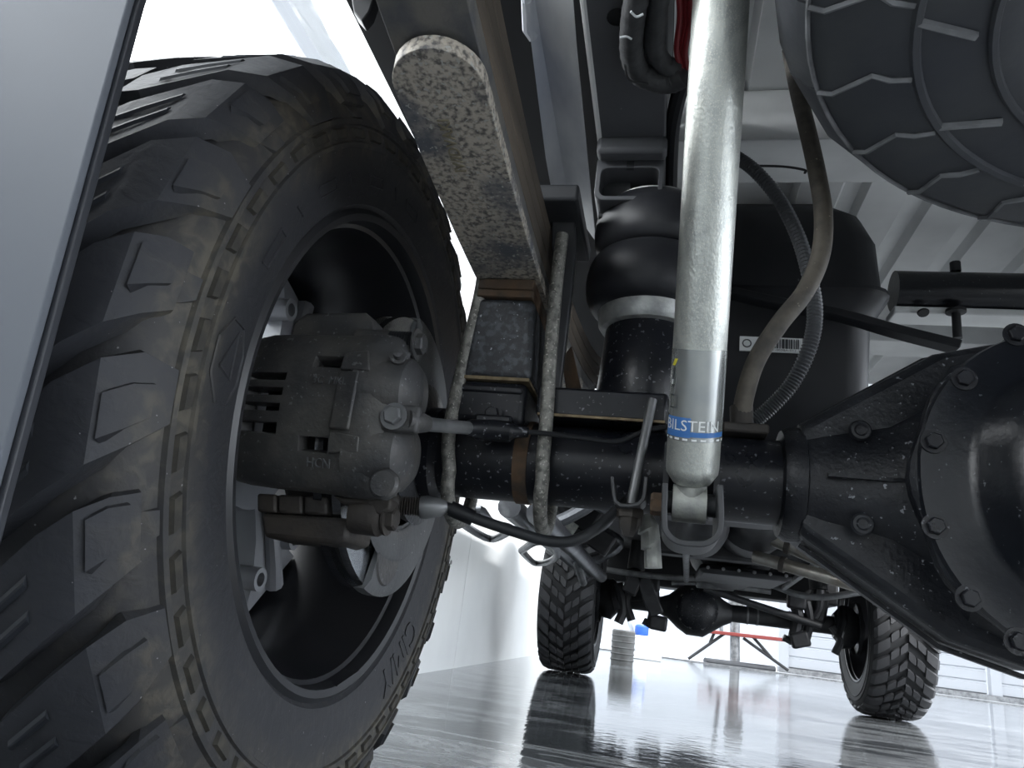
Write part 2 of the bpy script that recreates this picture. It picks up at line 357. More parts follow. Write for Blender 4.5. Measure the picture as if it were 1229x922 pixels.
def tyre_profile():
    h = [(.146, .300), (.153, .304), (.157, .314), (.162, .318), (.164, .326), (.168, .345), (.1705, .365), (.1715, .383), (.1745, .3845), (.1745, .389), (.1715, .3905),
         (.1712, .408), (.1745, .4095), (.1735, .4145), (.169, .416), (.166, .4266), (.158, .4419), (.138, .4560), (.08, .4630), (0, .4642)]
    return h+[(-x, r) for x, r in h[-2::-1]]
def make_wheel(name, label, cat, loc, near, group=None):
    w = thing(name, loc, label, cat, group)
    side = 'rubber_dusty' if near else 'tyre_far'
    ty = MB().lathe(tyre_profile()+[(-.13, .296), (.13, .296)], n=144 if near else 72, closed=True).build('tyre', side); ty.parent = w
    tm = 'rubber' if near else 'tread_far'
    if near:
        N = 28; k = .85; hw = .039
        A = [(x, k*x-hw*f, k*x+hw*f, r) for x, r, f in ((.040, .4830, .55), (.062, .4830, .95), (.125, .4818, 1), (.150, .4701, 1), (.166, .4477, .95), (.1742, .417, .62))]
        B = [(x, k*x-hw*f, k*x+hw*f, r) for x, r, f in ((.052, .4830, .8), (.070, .4830, 1.), (.125, .4818, 1), (.146, .4724, .98), (.160, .4548, .9), (.1690, .4336, .75))]
        Cc = [(-.030, -.044, -.010, .4830), (-.012, -.042, .004, .4842), (.018, -.018, .028, .4842), (.036, .000, .036, .4830)]
        mA = tread_block(A, .018, 'rubber'); mB_ = tread_block(B, .018, 'rubber'); mC = tread_block(Cc, .016, 'rubber')
        D = [(.150, .105, .150, .446), (.160, .112, .150, .438), (.1685, .122, .150, .424), (.1728, .128, .150, .4175)]
        mD = tread_block(D, .010, 'rubber')
        def pad(kk, xs_, rs_, lo, hi, rise):
            st_ = [(x_, kk*x_+lo*f_, kk*x_+hi*f_, r_+rise) for x_, r_, f_ in zip(xs_, rs_, (1, 1, .8))]
            return tread_block(st_, .006, 'rubber')
        mP = pad(k, (.1545, .1665, .1725), (.4640, .4490, .4330), -.024, .010, .0035)
        mQ = pad(k, (.1530, .1620, .1690), (.4650, .4540, .4400), -.012, .026, .0035)
        mS = [tread_block([(x_, k*x_+o_-.0012, k*x_+o_+.0012, r_+.0006) for x_, r_ in ((.068, .4830), (.09, .4826), (.115, .4819))], .002, 'flap_edge') for o_ in (-.013, .013)]
        for i in range(N):
            a = 2*pi*i/N
            lugo = spin('lug_pad', mP if i % 2 else mQ, a, ty)
            for m_ in mS: spin('sipe', m_, a, ty)
            spin('side_biter', mD, a+.10*pi/N, ty)
            spin('tread_block', mA if i % 2 else mB_, a, ty); spin('tread_block', mB_ if i % 2 else mA, a+pi/N, ty, True); spin('tread_block', mC, a+.9*pi/N, ty)
        bl = MB(); q = [(.3935, -.013), (.3935, .017), (.4055, .013), (.4055, -.017)]
        vs = [WP(.1712, r, s/.40) for r, s in q]+[WP(.1752, r+(.0015 if r < .40 else -.0015), s*.88/.40) for r, s in q]
        me = bl.add(vs, [(4, 5, 6, 7)]+[(i, (i+1) % 4, (i+1) % 4+4, i+4) for i in range(4)]).mesh('sidewall_block', 'rubber_mud', 25)
        for i in range(52): spin('sidewall_block', me, 2*pi*i/52, ty)
        def swx(r):
            T = [(.30, .150), (.318, .162), (.326, .164), (.345, .168), (.365, .1705), (.383, .1715), (.42, .172)]
            for (r0_, x0_), (r1_, x1_) in zip(T, T[1:]):
                if r <= r1_: return x0_+(x1_-x0_)*(r-r0_)/(r1_-r0_)
            return .172
        def sw(pts, closed=False):
            P = [WP(swx(r), r, a) for r, a in pts]
            return MB().tube(P+([P[0]] if closed else []), .0017, 5)
        def hk(o): o.parent = ty
        # maker's mark: an octagon with a bar, and raised strokes of the lettering
        ca, cr = RAD(-91), .351
        hk(sw([(cr+.027*cos(t), ca+.040*sin(t)/.345) for t in [2*pi*(i+.5)/8 for i in range(8)]]+[(cr+.027*cos(pi/8), ca+.040*sin(pi/8)/.345)]).build('octagon_mark', 'rubber_dusty'))
        hk(sw([(cr+.014, ca-.020), (cr-.004, ca+.085), (cr-.008, ca-.040), (cr+.014, ca-.020)]).build('octagon_mark', 'rubber_dusty'))
        for a0, l in ((-70, .048), (-48, .040), (-26, .04), (-5, .045)):
            c = RAD(a0)
            hk(sw([(.354, c-l/.7), (.354, c+l/.7), (.342, c+l/.7+.01), (.342, c-l/.7+.01), (.354, c-l/.7)]).build('raised_letter', 'rubber_dusty'))
        for a0 in (-59, -38, -15):
            c = RAD(a0); hk(sw([(.355, c-.012), (.340, c+.012)]).build('raised_letter', 'rubber_dusty'))
        def fn(c0, rr=.3465):
            def f(c): return WP(swx(rr+c.y)+c.z, rr+c.y, c0+c.x/rr)
            return f
        o = text_obj('raised_letter', 'CIM/Y', .052, .0016, fn(RAD(139), .350), 'rubber_dusty', None); hk(o)
    else:
        N = 32; k = .75; hw = .029
        A = [(x, k*x-hw*f, k*x+hw*f, r) for x, r, f in ((.092, .4830, .9), (.12, .4806, 1), (.150, .4701, 1), (.166, .4513, .9))]
        Cc = [(.003, -.030, .006, .4842), (.016, -.026, .018, .4842), (.034, -.008, .032, .4842), (.040, .004, .034, .4842)]
        Dd = [(.046, .000, .034, .4838), (.056, .004, .046, .4838), (.078, .020, .064, .4834), (.086, .030, .066, .4830)]
        mD = tread_block(Dd, .016, tm)
        mA = tread_block(A, .016, tm); mC = tread_block(Cc, .016, tm)
        for i in range(N):
            a = 2*pi*i/N
            spin('tread_block', mA, a, ty); spin('tread_block', mA, a+pi/N, ty, True); spin('tread_block', mC, a, ty); spin('tread_block', mC, a+pi/N, ty, True); spin('tread_block', mD, a, ty); spin('tread_block', mD, a+pi/N, ty, True)
    prof = [(.157, .312), (.1615, .307), (.159, .299), (.150, .2965), (.140, .2955), (.137, .290), (.122, .287), (.06, .270), (-.05, .266), (-.115, .262), (-.150, .285), (-.157, .31),
            (-.150, .3135), (-.14, .301), (-.10, .278), (0, .280), (.06, .284), (.12, .2945), (.148, .3005), (.152, .3135)]
    rim = MB().lathe(prof[4:16]+[prof[16], prof[17], prof[18]][:2], n=96 if near else 48, closed=True).build('rim_barrel', 'rim_black'); rim.parent = w
    lip = MB().lathe([(.1375, .2895), (.1405, .2948), (.150, .2958), (.159, .2985), (.1615, .307), (.157, .313), (.151, .3132), (.148, .301), (.12, .2955)], n=96 if near else 48, closed=True).build('rim_lip', 'rim_lip'); lip.parent = rim
    ns = 6
    poly = [(.05, -.030), (.15, -.030), (.22, -.050), (.263, -.075), (.263, .075), (.22, .050), (.15, .030), (.05, .030)]
    sp = MB()
    def xx(r): return -.012-.022*(r/.263)**2
    top = [WP(xx(r), r, s/max(r, .12)) for r, s in poly]; bot = [WP(-.105, r, s*.8/max(r, .12)) for r, s in poly]
    sp.add(top+bot, [tuple(range(8)), tuple(range(8, 16))[::-1]]+[(i, i+8, (i+1) % 8+8, (i+1) % 8) for i in range(8)])
    sp.tube([WP(xx(.1)+.010, .09, 0), WP(xx(.2)+.006, .20, 0), WP(xx(.25)+.004, .250, 0)], [.008, .012, .015], 10)
    me = sp.mesh('spoke', 'gunmetal', 35)
    bs = MB().lathe([(0, .017), (.045, .017), (.045, .010), (.012, .010), (.012, 0)], WP(-.055, .205, .0), (1, 0, 0), 16).mesh('spoke_boss', 'gunmetal', 35)
    for i in range(ns):
        a = 2*pi*i/ns+RAD(18); s = spin('spoke', me, a, w)
        for q_ in (-1, 1):
            o = bpy.data.objects.new('spoke_boss', bs); COL.objects.link(o); o.parent = s; o.rotation_euler = (q_*RAD(14), 0, 0)
    hb = MB().lathe([(-.13, .02), (-.13, .085), (-.045, .10), (-.004, .095), (-.004, 0)], n=32).build('hub_disc', 'gunmetal'); hb.parent = w
    if near:
        pm_ = MB(); vs = [WP(.1405, .2905, a) for a in (2.80, 3.02)]
        MB().prism([WP(.1425, .2968, 2.80), WP(.1425, .2968, 3.02), WP(.1605, .2990, 3.02), WP(.1605, .2990, 2.80)], WP(0, -.0012, 2.9)).build('size_stamp', 'rim_lip', None).parent = lip
    return w
make_wheel('off_road_wheel', 'big muddy off-road rear wheel with black rim, filling the left foreground', 'wheel', (-.937, 0, H), True)
fw = make_wheel('off_road_wheel', 'chunky front tyre standing beside the white wall, under the running board', 'wheel', (-.95, 4.09, H), False, 'front wheels')
fw2 = copy_tree(fw); fw2.location = (.935, 4.09, H); fw2.rotation_euler = (0, 0, pi)
tag(fw2, 'chunky front tyre on the right, below the rear differential and before the white fence', 'wheel', 'front wheels')

# ================================================================== MUD FLAP
fe = [at(165, 0, 'Y', -.54), at(0, 600, 'Y', -.54)]
X0, X1 = fe[0].x, fe[1].x
fl = thing('mud_flap', (-.95, -.54, .265), 'smooth grey mud flap hanging behind the big rear tyre', 'mud flap')
def flap_sheet(y0, y1, inset):
    out = []
    pts = [(X1+.003, .265), (X1, .30), (X0, fe[0].z), (X0-.004, .80), (-1.16, .80), (-1.16, .265)]
    b = MB(); b.prism([(x-(inset if i < 4 else 0), y0, z) for i, (x, z) in enumerate(pts)], (0, y1-y0, 0)); return b
flap_sheet(-.544, -.538, .004).build('sheet', 'flap', fl, sm=0, bev=.001)
flap_sheet(-.538, -.532, 0).build('rubber_backing', 'flap_edge', fl, sm=0, bev=.001)

# ================================================================== REAR AXLE
ax = thing('rear_axle', (0, 0, 0), 'black rear axle with round differential cover across the middle of the picture', 'axle')
tb = MB().lathe([(-.735, .045), (-.69, .045), (-.69, .062), (-.675, .062), (-.668, .051), (-.255, .050), (-.25, .055), (-.20, .058)], (0, 0, H), (1, 0, 0), 48, cap=True)
tube_o = tb.build('axle_tube', 'axle_black', ax)
MB().lathe([(-.5705, .0508), (-.5705, .0525), (-.553, .0525), (-.553, .0508)], (0, 0, H), (1, 0, 0), 48).build('rust_band', 'rust', tube_o)
MB().lathe([(-.262, .048), (-.260, .062), (-.252, .067), (-.238, .067), (-.234, .058)], (0, 0, H), (1, 0, 0), 48).build('tube_collar', 'cast_black', ax)
# spring seat welded on the tube
ss = MB().bb(-.648, -.560, -.066, .066, .487, .540).build('spring_seat', 'axle_black', ax, bev=.008, seg=3)
MB().bb(-.646, -.565, -.0685, -.060, .524, .534).build('seat_lip', 'axle_black', ss, bev=.003)
# differential housing: lofted along X
def ell(x, ry, rz, cz, n=40, cy=0, p=2.3):
    out = []
    for i in range(n):
        t = 2*pi*i/n; c, s = cos(t), sin(t)
        out.append(V((x, cy+ry*math.copysign(abs(c)**(2/p), c), cz+rz*math.copysign(abs(s)**(2/p), s))))
    return out
st = [(-.245, .060, .060, H), (-.215, .064, .066, H), (-.185, .068, .070, H+.001), (-.15, .074, .076, H+.001), (-.115, .085, .096, H+.002), (-.085, .100, .150, H+.002), (-.05, .106, .164, H+.001), (.02, .112, .168, H),
      (.11, .105, .158, H), (.16, .09, .125, H), (.20, .075, .09, H), (.25, .06, .06, H)]
hs = MB().loft([ell(*s_[:4]) for s_ in st]).build('differential_housing', 'cast_black', ax)
for q_ in (1, -1):
    def web(y, g): return [V((-.243, y, H+q_*(.064-g))), V((-.235, y, H+q_*(.070-g))), V((-.10, y, H+q_*(.158-g))), V((-.02, y, H+q_*(.178-g))), V((-.02, y, H+q_*.04)), V((-.235, y, H+q_*.03))]
    MB().loft([web(-.048, .012), web(-.040, .002), web(.040, .002), web(.048, .012)]).build('casting_web', 'cast_black', hs, bev=.003)
    MB().rect_sweep([V((-.238, -.002, H+q_*.070)), V((-.10, -.002, H+q_*.161)), V((-.02, -.002, H+q_*.181))], (0, .012, 0), .005).build('casting_rib', 'cast_black', hs, bev=.001)
MB().box((-.17, -.074, H-.002), (.10, .006, .004)).build('casting_seam', 'cast_black', hs)
for (x, z) in ((-.185, H+.052), (-.185, H-.05)): MB().lathe([(0, .012), (.003, .010), (.0035, .007), (.002, .005), (.002, 0)], (x, -.0655, z), (0, -1, 0), 20).build('casting_boss', 'cast_black', hs)
MB().lathe([(.245, .056), (.30, .050), (.70, .050), (.74, .045)], (0, 0, H), (1, 0, 0), 36, cap=True).build('axle_tube', 'axle_black', ax)
MB().lathe([(0, .09), (.12, .075), (.2, .05), (.26, .045), (.26, 0)], (.02, .08, H+.01), (0, 1, 0), 32).build('pinion_nose', 'cast_black', ax)
# cover: ten-bolt plate, domed
CVX, CVZ, CVY = .015, H-.005, -.108
def cov_ring(y, rx, rz, n=60, cx=CVX, cz=CVZ, lob=.012):
    return [V((cx+(rx+lob*cos(10*(t)))*cos(t), y, cz+(rz+lob*cos(10*t))*sin(t))) for t in [2*pi*i/n for i in range(n)]]
MB().loft([cov_ring(CVY+.014, .163, .168, lob=.003), cov_ring(CVY, .163, .168, lob=.003), cov_ring(CVY-.004, .159, .164, lob=.003)]).build('cover_gasket_flange', 'cast_black', ax, sm=30)
def sq(y, rx, rz, cx, cz, n=60, p=2.6):
    return [V((cx+rx*math.copysign(abs(cos(t))**(2/p), cos(t)), y, cz+rz*math.copysign(abs(sin(t))**(2/p), sin(t)))) for t in [2*pi*i/n for i in range(n)]]
cv = MB().loft([sq(CVY-.003, .160, .166, CVX, CVZ, p=2.1), sq(CVY-.008, .158, .164, CVX, CVZ, p=2.1), sq(CVY-.010, .120, .126, CVX+.003, CVZ, p=2.2), sq(CVY-.016, .112, .118, CVX+.004, CVZ, p=2.4), sq(CVY-.040, .100, .108, CVX+.006, CVZ),
                sq(CVY-.056, .088, .096, CVX+.008, CVZ), sq(CVY-.061, .072, .082, CVX+.01, CVZ), sq(CVY-.058, .055, .066, CVX+.01, CVZ), sq(CVY-.050, .044, .055, CVX+.01, CVZ), sq(CVY-.050, .01, .01, CVX+.01, CVZ)]).build('differential_cover', 'cover_black', ax, sm=50)
for (px, py) in ((1157, 455), (1120, 530), (1122, 632), (1163, 718), (1222, 770), (1219, 402)):
    p = at(px, py, 'Y', CVY-.009); bolt('cover_bolt', p, (0, -1, 0), .0085, 'axle_black', ax, h=.007)
for k in range(4):
    t = RAD(-50+k*36+2); bolt('cover_bolt', (CVX+.140*cos(t), CVY-.009, CVZ+.146*sin(t)), (0, -1, 0), .0085, 'axle_black', ax, h=.007)
# shock bracket on the tube: U-shaped strap
pp = [at(x, y, 'Y', -.115) for x, y in ((798, 588), (797, 630), (800, 645), (812, 655), (830, 658), (846, 657), (858, 648), (862, 630), (861, 590))]
MB().rect_sweep(spline(pp, 4), (0, .075, 0), .006).build('shock_bracket', 'frame_black', ax, sm=40, bev=.0012)
for x_ in (-.389, -.336): MB().bb(x_-.003, x_+.003, -.10, -.02, .40, .47).build('bracket_gusset', 'axle_black', ax)
p = at(797, 606, 'Y', -.115); bolt('shock_bolt', p, (-1, 0, 0), .012, 'rust', ax, h=.014)
# air spring lower seat
als = MB().bb(-.548, -.392, -.058, .10, .503, .540).build('air_spring_seat', 'axle_black', ax, bev=.004)
MB().bb(-.545, -.394, -.0592, -.055, .5025, .5055).build('weld_line', 'rust_line', als)

# ================================================================== BRAKE
bd = thing('brake_disc', (-.745, 0, H), 'shiny steel brake disc with grey dust shield inside the rear wheel', 'brake disc')
dx = -.748
MB().lathe([(dx-.016, .105), (dx-.016, .178), (dx-.006, .178), (dx-.006, .105)], (0, 0, H), (1, 0, 0), 72, closed=True).build('outer_ring', 'disc_steel', bd)
MB().lathe([(dx+.006, .105), (dx+.006, .178), (dx+.016, .178), (dx+.016, .105)], (0, 0, H), (1, 0, 0), 72, closed=True).build('inner_ring', 'disc_steel', bd)
MB().lathe([(dx-.006, .105), (dx-.006, .168), (dx+.006, .168), (dx+.006, .105)], (0, 0, H), (1, 0, 0), 72, closed=True).build('vane_core', 'dark', bd)
MB().lathe([(dx+.01, .108), (dx-.10, .100), (dx-.10, 0)], (0, 0, H), (1, 0, 0), 48).build('disc_hat', 'cast_brown', bd)
MB().lathe([(-.72, .02), (-.72, .085), (-.70, .092), (-.69, .06), (-.68, .046)], (0, 0, H), (1, 0, 0), 36).build('hub_flange', 'cast_black', bd)
def sector(x0, x1, r_in, r_out, a0, a1, n=40, lip=.0):
    b = MB(); vs = []; fs = []
    for i in range(n+1):
        a = RAD(a0+(a1-a0)*i/n)
        for (x, r) in ((x0, r_in), (x1, r_in), (x1, r_out-.012), (x1-lip, r_out), (x1-lip-.014, r_out), (x0-lip, r_out-.004)): vs.append(V((x, r*sin(a), H+r*cos(a))))
    for i in range(n):
        for j in range(6):
            k = (j+1) % 6; fs.append((i*6+j, i*6+k, i*6+6+k, i*6+6+j))
    fs += [tuple(range(6)), tuple(range(n*6, n*6+6))[::-1]]
    return b.add(vs, fs)
sh = sector(-.726, -.723, .095, .184, -8, 196, lip=.006).build('dust_shield', 'shield', bd)
pc = V((-.7225, -.006, H-.133))
MB().lathe([(0, .038), (.002, .036), (.002, 0)], pc, (1, 0, 0), 28).build('shield_dimple', 'cast_grey', sh)
MB().lathe([(-.722, .100), (-.718, .108), (-.718, .135), (-.722, .142)], (0, 0, H), (1, 0, 0), 60).build('shield_rib', 'shield', sh)

cal = thing('brake_caliper', (-.76, -.19, .37), 'dusty cast grey brake caliper with two openings, inside the rear wheel', 'brake caliper')
def CP(x, r, a): return V((x, -r*cos(RAD(a)), H+.015+r*sin(RAD(a))))
xs = [-.868, -.860, -.838, -.800, -.772, -.738, -.716, -.695, -.678, -.668]
rs = [.176, .192, .199, .203, .203, .204, .208, .208, .203, .192]
an = [-32, -29, -25, -21.5, -18, -13.5, -10, -6.5, -4, -1.5, 1, 3.5, 6, 8.5, 12.5, 16, 19, 21.5, 22.5]
b = MB(); vs = []; fs = []
def hole(i, j):
    a0, a1 = an[j], an[j+1]; xm = (xs[i]+xs[i+1])/2; am = (a0+a1)/2
    if -.772 < xm < -.738 and (-18 < am < -13.5 or 8.5 < am < 12.5): return True
    if -.860 < xm < -.800 and (am in [(an[k]+an[k+1])/2 for k in (5, 7, 9, 11)]): return True
    return False
for i, x in enumerate(xs):
    for j, a in enumerate(an):
        e = min(j, len(an)-1-j); rr = rs[i]-(.012 if e == 0 else .003 if e == 1 else 0)
        vs.append(CP(x, rr, a))
m_ = len(an)
for i in range(len(xs)-1):
    for j in range(m_-1):
        if not hole(i, j): fs.append((i*m_+j, i*m_+j+1, (i+1)*m_+j+1, (i+1)*m_+j))
cb = b.add(vs, fs).build('caliper_body', 'cast_grey', cal, sm=40)
sd = cb.modifiers.new('solid', 'SOLIDIFY'); sd.thickness = .022; sd.offset = -1
bv = cb.modifiers.new('bevel', 'BEVEL'); bv.width = .0025; bv.segments = 2; bv.limit_method = 'ANGLE'; bv.angle_limit = RAD(40)
# piston housings: two round bulges on the inboard side
for a in (5, -18):
    c = CP(-.70, .168, a); MB().lathe([(-.02, .043), (.018, .043), (.034, .039), (.044, .027), (.047, 0)], c, (1, 0, 0), 32).build('piston_housing', 'cast_grey', cal)
MB().prism([CP(-.737, .2045, 7.5), CP(-.737, .2045, 13.5), CP(-.708, .209, 14.0), CP(-.700, .209, 7.0)], (0, -.004, 0)).build('window_rim', 'cast_grey', cal, bev=.002)
MB().prism([CP(-.735, .2065, -18.0), CP(-.735, .2065, -11.5), CP(-.700, .209, -12.5), CP(-.700, .209, -17.0)], (0, -.003, 0)).build('window_rim', 'cast_grey', cal, bev=.002)
MB().prism([CP(-.737, .204, -11), CP(-.737, .204, 7), CP(-.712, .2085, 7), CP(-.712, .2085, -11)], (0, -.005, 0)).build('raised_pad', 'cast_grey', cal, bev=.003)
for t_, a, s_ in (('3C  MKL', 3.5, .012), ('HCN', -21, .014)):
    def fcal(c, a=a): return CP(-.742+c.x if False else -.745+c.x*.9, .2085+c.z, a+math.degrees(c.y/.205))
    text_obj('cast_lettering', t_, s_, .001, fcal, 'shield', cal)
for x0, x1 in ((-.835, -.770), (-.728, -.69)):
    MB().prism([CP(x0, .172, t_) for t_ in (-30, -15, 0, 15, 24)]+[CP(x0, .12, t_) for t_ in (24, 0, -30)], (x1-x0, 0, 0)).build('brake_pad', 'dark', cal)
# banjo bolt and hose fitting
pb = at(473, 500, 'Y', -.205)
MB().box(pb+V((.006, .008, 0)), (.040, .012, .030)).build('banjo_block', 'cast_grey', cal, bev=.004)
bolt('banjo_bolt', pb, (0, -1, 0), .010, 'metal_grey', cal, h=.009)
MB().lathe([(0, .016), (.006, .016), (.009, .013), (.009, 0)], at(463, 582, 'Y', -.195), (0, -1, 0), 24).build('bleed_plug', 'cast_grey', cal)
# slide pins: upper and lower, with ribbed boots
def slide(px0, py0, px1, py1, y, r):
    a, c = at(px0, py0, 'Y', y), at(px1, py1, 'Y', y); n = 9
    path = [a.lerp(c, i/(n*2)) for i in range(n*2+1)]
    MB().tube(path, [r*(1 if i % 2 else .8) for i in range(n*2+1)], 16).build('pin_boot', 'rubber_plain', cal)
slide(468, 412, 498, 413, -.175, .014)
MB().tube([at(430, 408, 'Y', -.17), at(470, 411, 'Y', -.17)], .013, 16).build('slide_pin', 'cast_grey', cal)
bolt('slide_bolt', at(499, 413, 'Y', -.175), (1, 0, 0), .012, 'cast_grey', cal)
MB().tube([at(425, 618, 'Y', -.14), at(455, 620, 'Y', -.14), at(462, 620, 'Y', -.14)], [.020, .022, .018], 20).build('slide_pin', 'cast_brown', cal)
bolt('slide_bolt', at(464, 622, 'Y', -.14), (1, 0, 0), .013, 'cast_brown', cal)
# bleeder screw
q = at(478, 430, 'Y', -.20); MB().lathe([(0, .009), (.006, .009), (.006, .005), (.014, .005), (.015, 0)], q, (.3, -1, .1), 12).build('bleed_screw', 'cast_grey', cal)
# carrier: upper and lower arm with pads
MB().prism([at(x, y, 'Y', -.165) for x, y in ((345, 412), (352, 386), (368, 375), (438, 374), (450, 384), (452, 408), (440, 412))], (0, .06, 0)).build('carrier_arm', 'cast_grey', cal, bev=.004)
MB().prism([at(x, y, 'Y', -.150) for x, y in ((312, 615), (420, 622), (416, 648), (400, 653), (316, 645))], (0, .07, 0)).build('carrier_arm', 'cast_brown', cal, bev=.005)
for x0, x1 in ((308, 331), (333, 362), (364, 392)):
    MB().prism([at(x, y+(x-308)*.05, 'Y', -.152) for x, y in ((x0, 592), (x1, 592), (x1, 614), (x0, 614))], (0, .05, 0)).build('pad_lug', 'cast_brown', cal, bev=.003)
MB().prism([at(x, y, 'Y', -.160) for x, y in ((398, 595), (470, 598), (468, 612), (452, 618), (440, 606), (412, 606))], (0, .03, 0)).build('carrier_bridge', 'cast_brown', cal, bev=.003)

# ================================================================== LEAF SPRING, BLOCK, U-BOLTS
LX0, LX1 = -.640, -.563; LXC = (LX0+LX1)/2
ls = thing('leaf_spring', (LXC, 0, .67), 'rusty leaf spring pack with round-ended overload leaf reaching towards the camera', 'leaf spring')
def leaf(z0, rear, front, th, m, rise, rnd=False, w=.077, xc=LXC):
    """one leaf: a flat bar curved upwards to both ends; rear end may be rounded"""
    b = MB(); n = 22; vs = []; fs = []
    ys = [rear+(front-rear)*i/n for i in range(n+1)]
    if rnd:
        R = w/2; ys = [rear+R*(1-cos(pi/2*i/8)) for i in range(8)]+[rear+R+(front-rear-R)*i/n for i in range(n+1)]
    for y in ys:
        hw = w/2
        if rnd and y < rear+w/2: hw = max(.002, math.sqrt(max(0, (w/2)**2-(rear+w/2-y)**2)))
        z = z0+rise*(y/.42)**2
        vs += [V((xc-hw, y, z)), V((xc+hw, y, z)), V((xc+hw, y, z+th)), V((xc-hw, y, z+th))]
    m_ = len(ys)
    for i in range(m_-1):
        for j in range(4):
            k = (j+1) % 4; fs.append((i*4+j, i*4+k, i*4+4+k, i*4+4+j))
    fs += [(3, 2, 1, 0), (m_*4-4, m_*4-3, m_*4-2, m_*4-1)]
    b.add(vs, fs); return b
ZL = .676
ov = leaf(ZL, -.435, .45, .014, 0, .026, True, .084).build('overload_leaf', 'leaf_steel', ls, bev=.004)
zz = ZL+.0152
for i, (rear, front) in enumerate(((-.62, .70), (-.72, .75), (-.78, .80), (-.80, .82))):
    leaf(zz, rear, front, .0215, 0, .030+.001*i).build('leaf', 'leaf_side' if i else 'leaf_dark', ls, bev=.0012); zz += .0225
def fst(c):
    y = -.322-c.x*1.0; return V((LXC-.006-c.y, y, ZL+.026*(y/.42)**2-.0004-c.z))
text_obj('stamped_lettering', 'IV/IDVAKI', .017, .0006, fst, 'stamp', ls)
# rusty shims between leaf and block
for z0, z1, m_ in ((.661, .675, 'rust'), (.650, .660, 'rust')): MB().bb(LX0+.002, LX1-.002, -.075, .075, z0, z1).build('shim_plate', m_, ls, bev=.0015)
lb = thing('lift_block', (LXC, 0, .543), 'black tapered lift block with flaking paint between axle and leaf spring', 'lift block')
def tap(z, x0, x1, y0, y1): return [V((x0, y0, z)), V((x1, y0, z)), V((x1, y1, z)), V((x0, y1, z))]
MB().loft([tap(.543, -.643, -.556, -.070, .070), tap(.560, -.643, -.556, -.070, .070), tap(.649, -.637, -.563, -.072, .072)]).build('block_body', 'block_black', lb, bev=.007, seg=3)
MB().bb(-.640, -.558, -.0695, .069, .5405, .5445).build('rust_seam', 'rust_line', lb)
def ubolt(label, pxs, xe):
    pts = [at(x, y, 'Y', -.064) for x, y in pxs]
    top, bot = pts[0], pts[-1]
    path = spline(pts, 5)
    cyl = []
    for i in range(1, 12):
        t = pi*i/11; cyl.append(V((bot.x+(xe-bot.x)*i/11*.4, -.064*cos(t), H-.0+(bot.z-H)-.052*sin(t)*1.0)))
    up = [V((xe, .064, bot.z+.02)), V((xe, .064, top.z+.04))]
    u = thing('u_bolt', (bot.x, 0, H-.06), label, 'U-bolt', 'axle U-bolts')
    MB().tube(path+cyl+up, .0085, 14).build('rod', 'ubolt', u, sm=60)
    return u, top
zt = .79
ubolt('pitted grey U-bolt nearest the brake caliper, left of the lift block', ((586, 270), (578, 345), (560, 420), (545, 485), (538, 530), (539, 565)), -.648)
u2, t2 = ubolt('pitted grey U-bolt right of the lift block, before the air spring', ((675, 282), (668, 340), (661, 420), (656, 500), (652, 545), (651, 575)), -.545)
# top clamp plate over the spring
sp = thing('spring_clamp_plate', (LXC, 0, .752), 'dark clamp plate on top of the leaf spring, over the U-bolts', 'clamp plate')
MB().bb(-.655, -.520, -.085, .085, zz+.004, zz+.028).build('plate', 'frame_black', sp, bev=.004)
pq = [at(x, y, 'Y', -.03) for x, y in ((662, 246), (688, 244), (692, 300), (672, 470), (648, 470), (662, 330))]
MB().prism(pq, (0, .012, 0)).build('hanging_bracket', 'frame_black', sp, bev=.002)
pq = [at(x, y, 'Y', -.048) for x, y in ((658, 245), (690, 244), (690, 257), (659, 258))]
MB().prism(pq, (0, .03, 0)).build('bracket_lip', 'leaf_dark', sp, bev=.002)
pq = [at(x, y, 'Y', .02) for x, y in ((686, 415), (698, 470), (680, 472), (674, 430))]
MB().prism(pq, (0, .02, 0)).build('rusty_strut', 'rust', sp, bev=.001)

# ================================================================== SHOCK ABSORBER
B0, T0 = at(831, 560, 'Y', -.130), at(866, -10, 'Y', -.325)
sa = thing('shock_absorber', B0, 'silver zinc shock absorber with clear label standing in the middle', 'shock absorber')
d_ = (T0-B0).normalized(); L_ = (T0-B0).length
RB = .0268
MB().lathe([(-.020, .0), (-.020, .012), (-.017, .019), (-.006, .0262), (0, RB), (L_+.10, RB), (L_+.10, 0)], B0, d_, 64).build('damper_body', 'zinc', sa, sm=40)
xa = V((1, 0, 0)); ey = B0-d_*.040
MB().lathe([(-.017, .0085), (-.017, .0195), (.017, .0195), (.017, .0085)], ey+V((-.001, 0, 0)), xa, 28, closed=True).build('lower_eye', 'zinc_dull', sa)
MB().tube([B0-d_*.018, ey], [.0155, .0165], 20).build('eye_neck', 'zinc_dull', sa)
MB().lathe([(-.026, .005), (-.026, .012), (.026, .012), (.026, .005)], ey, xa, 20, closed=True).build('bushing', 'rubber_plain', sa)
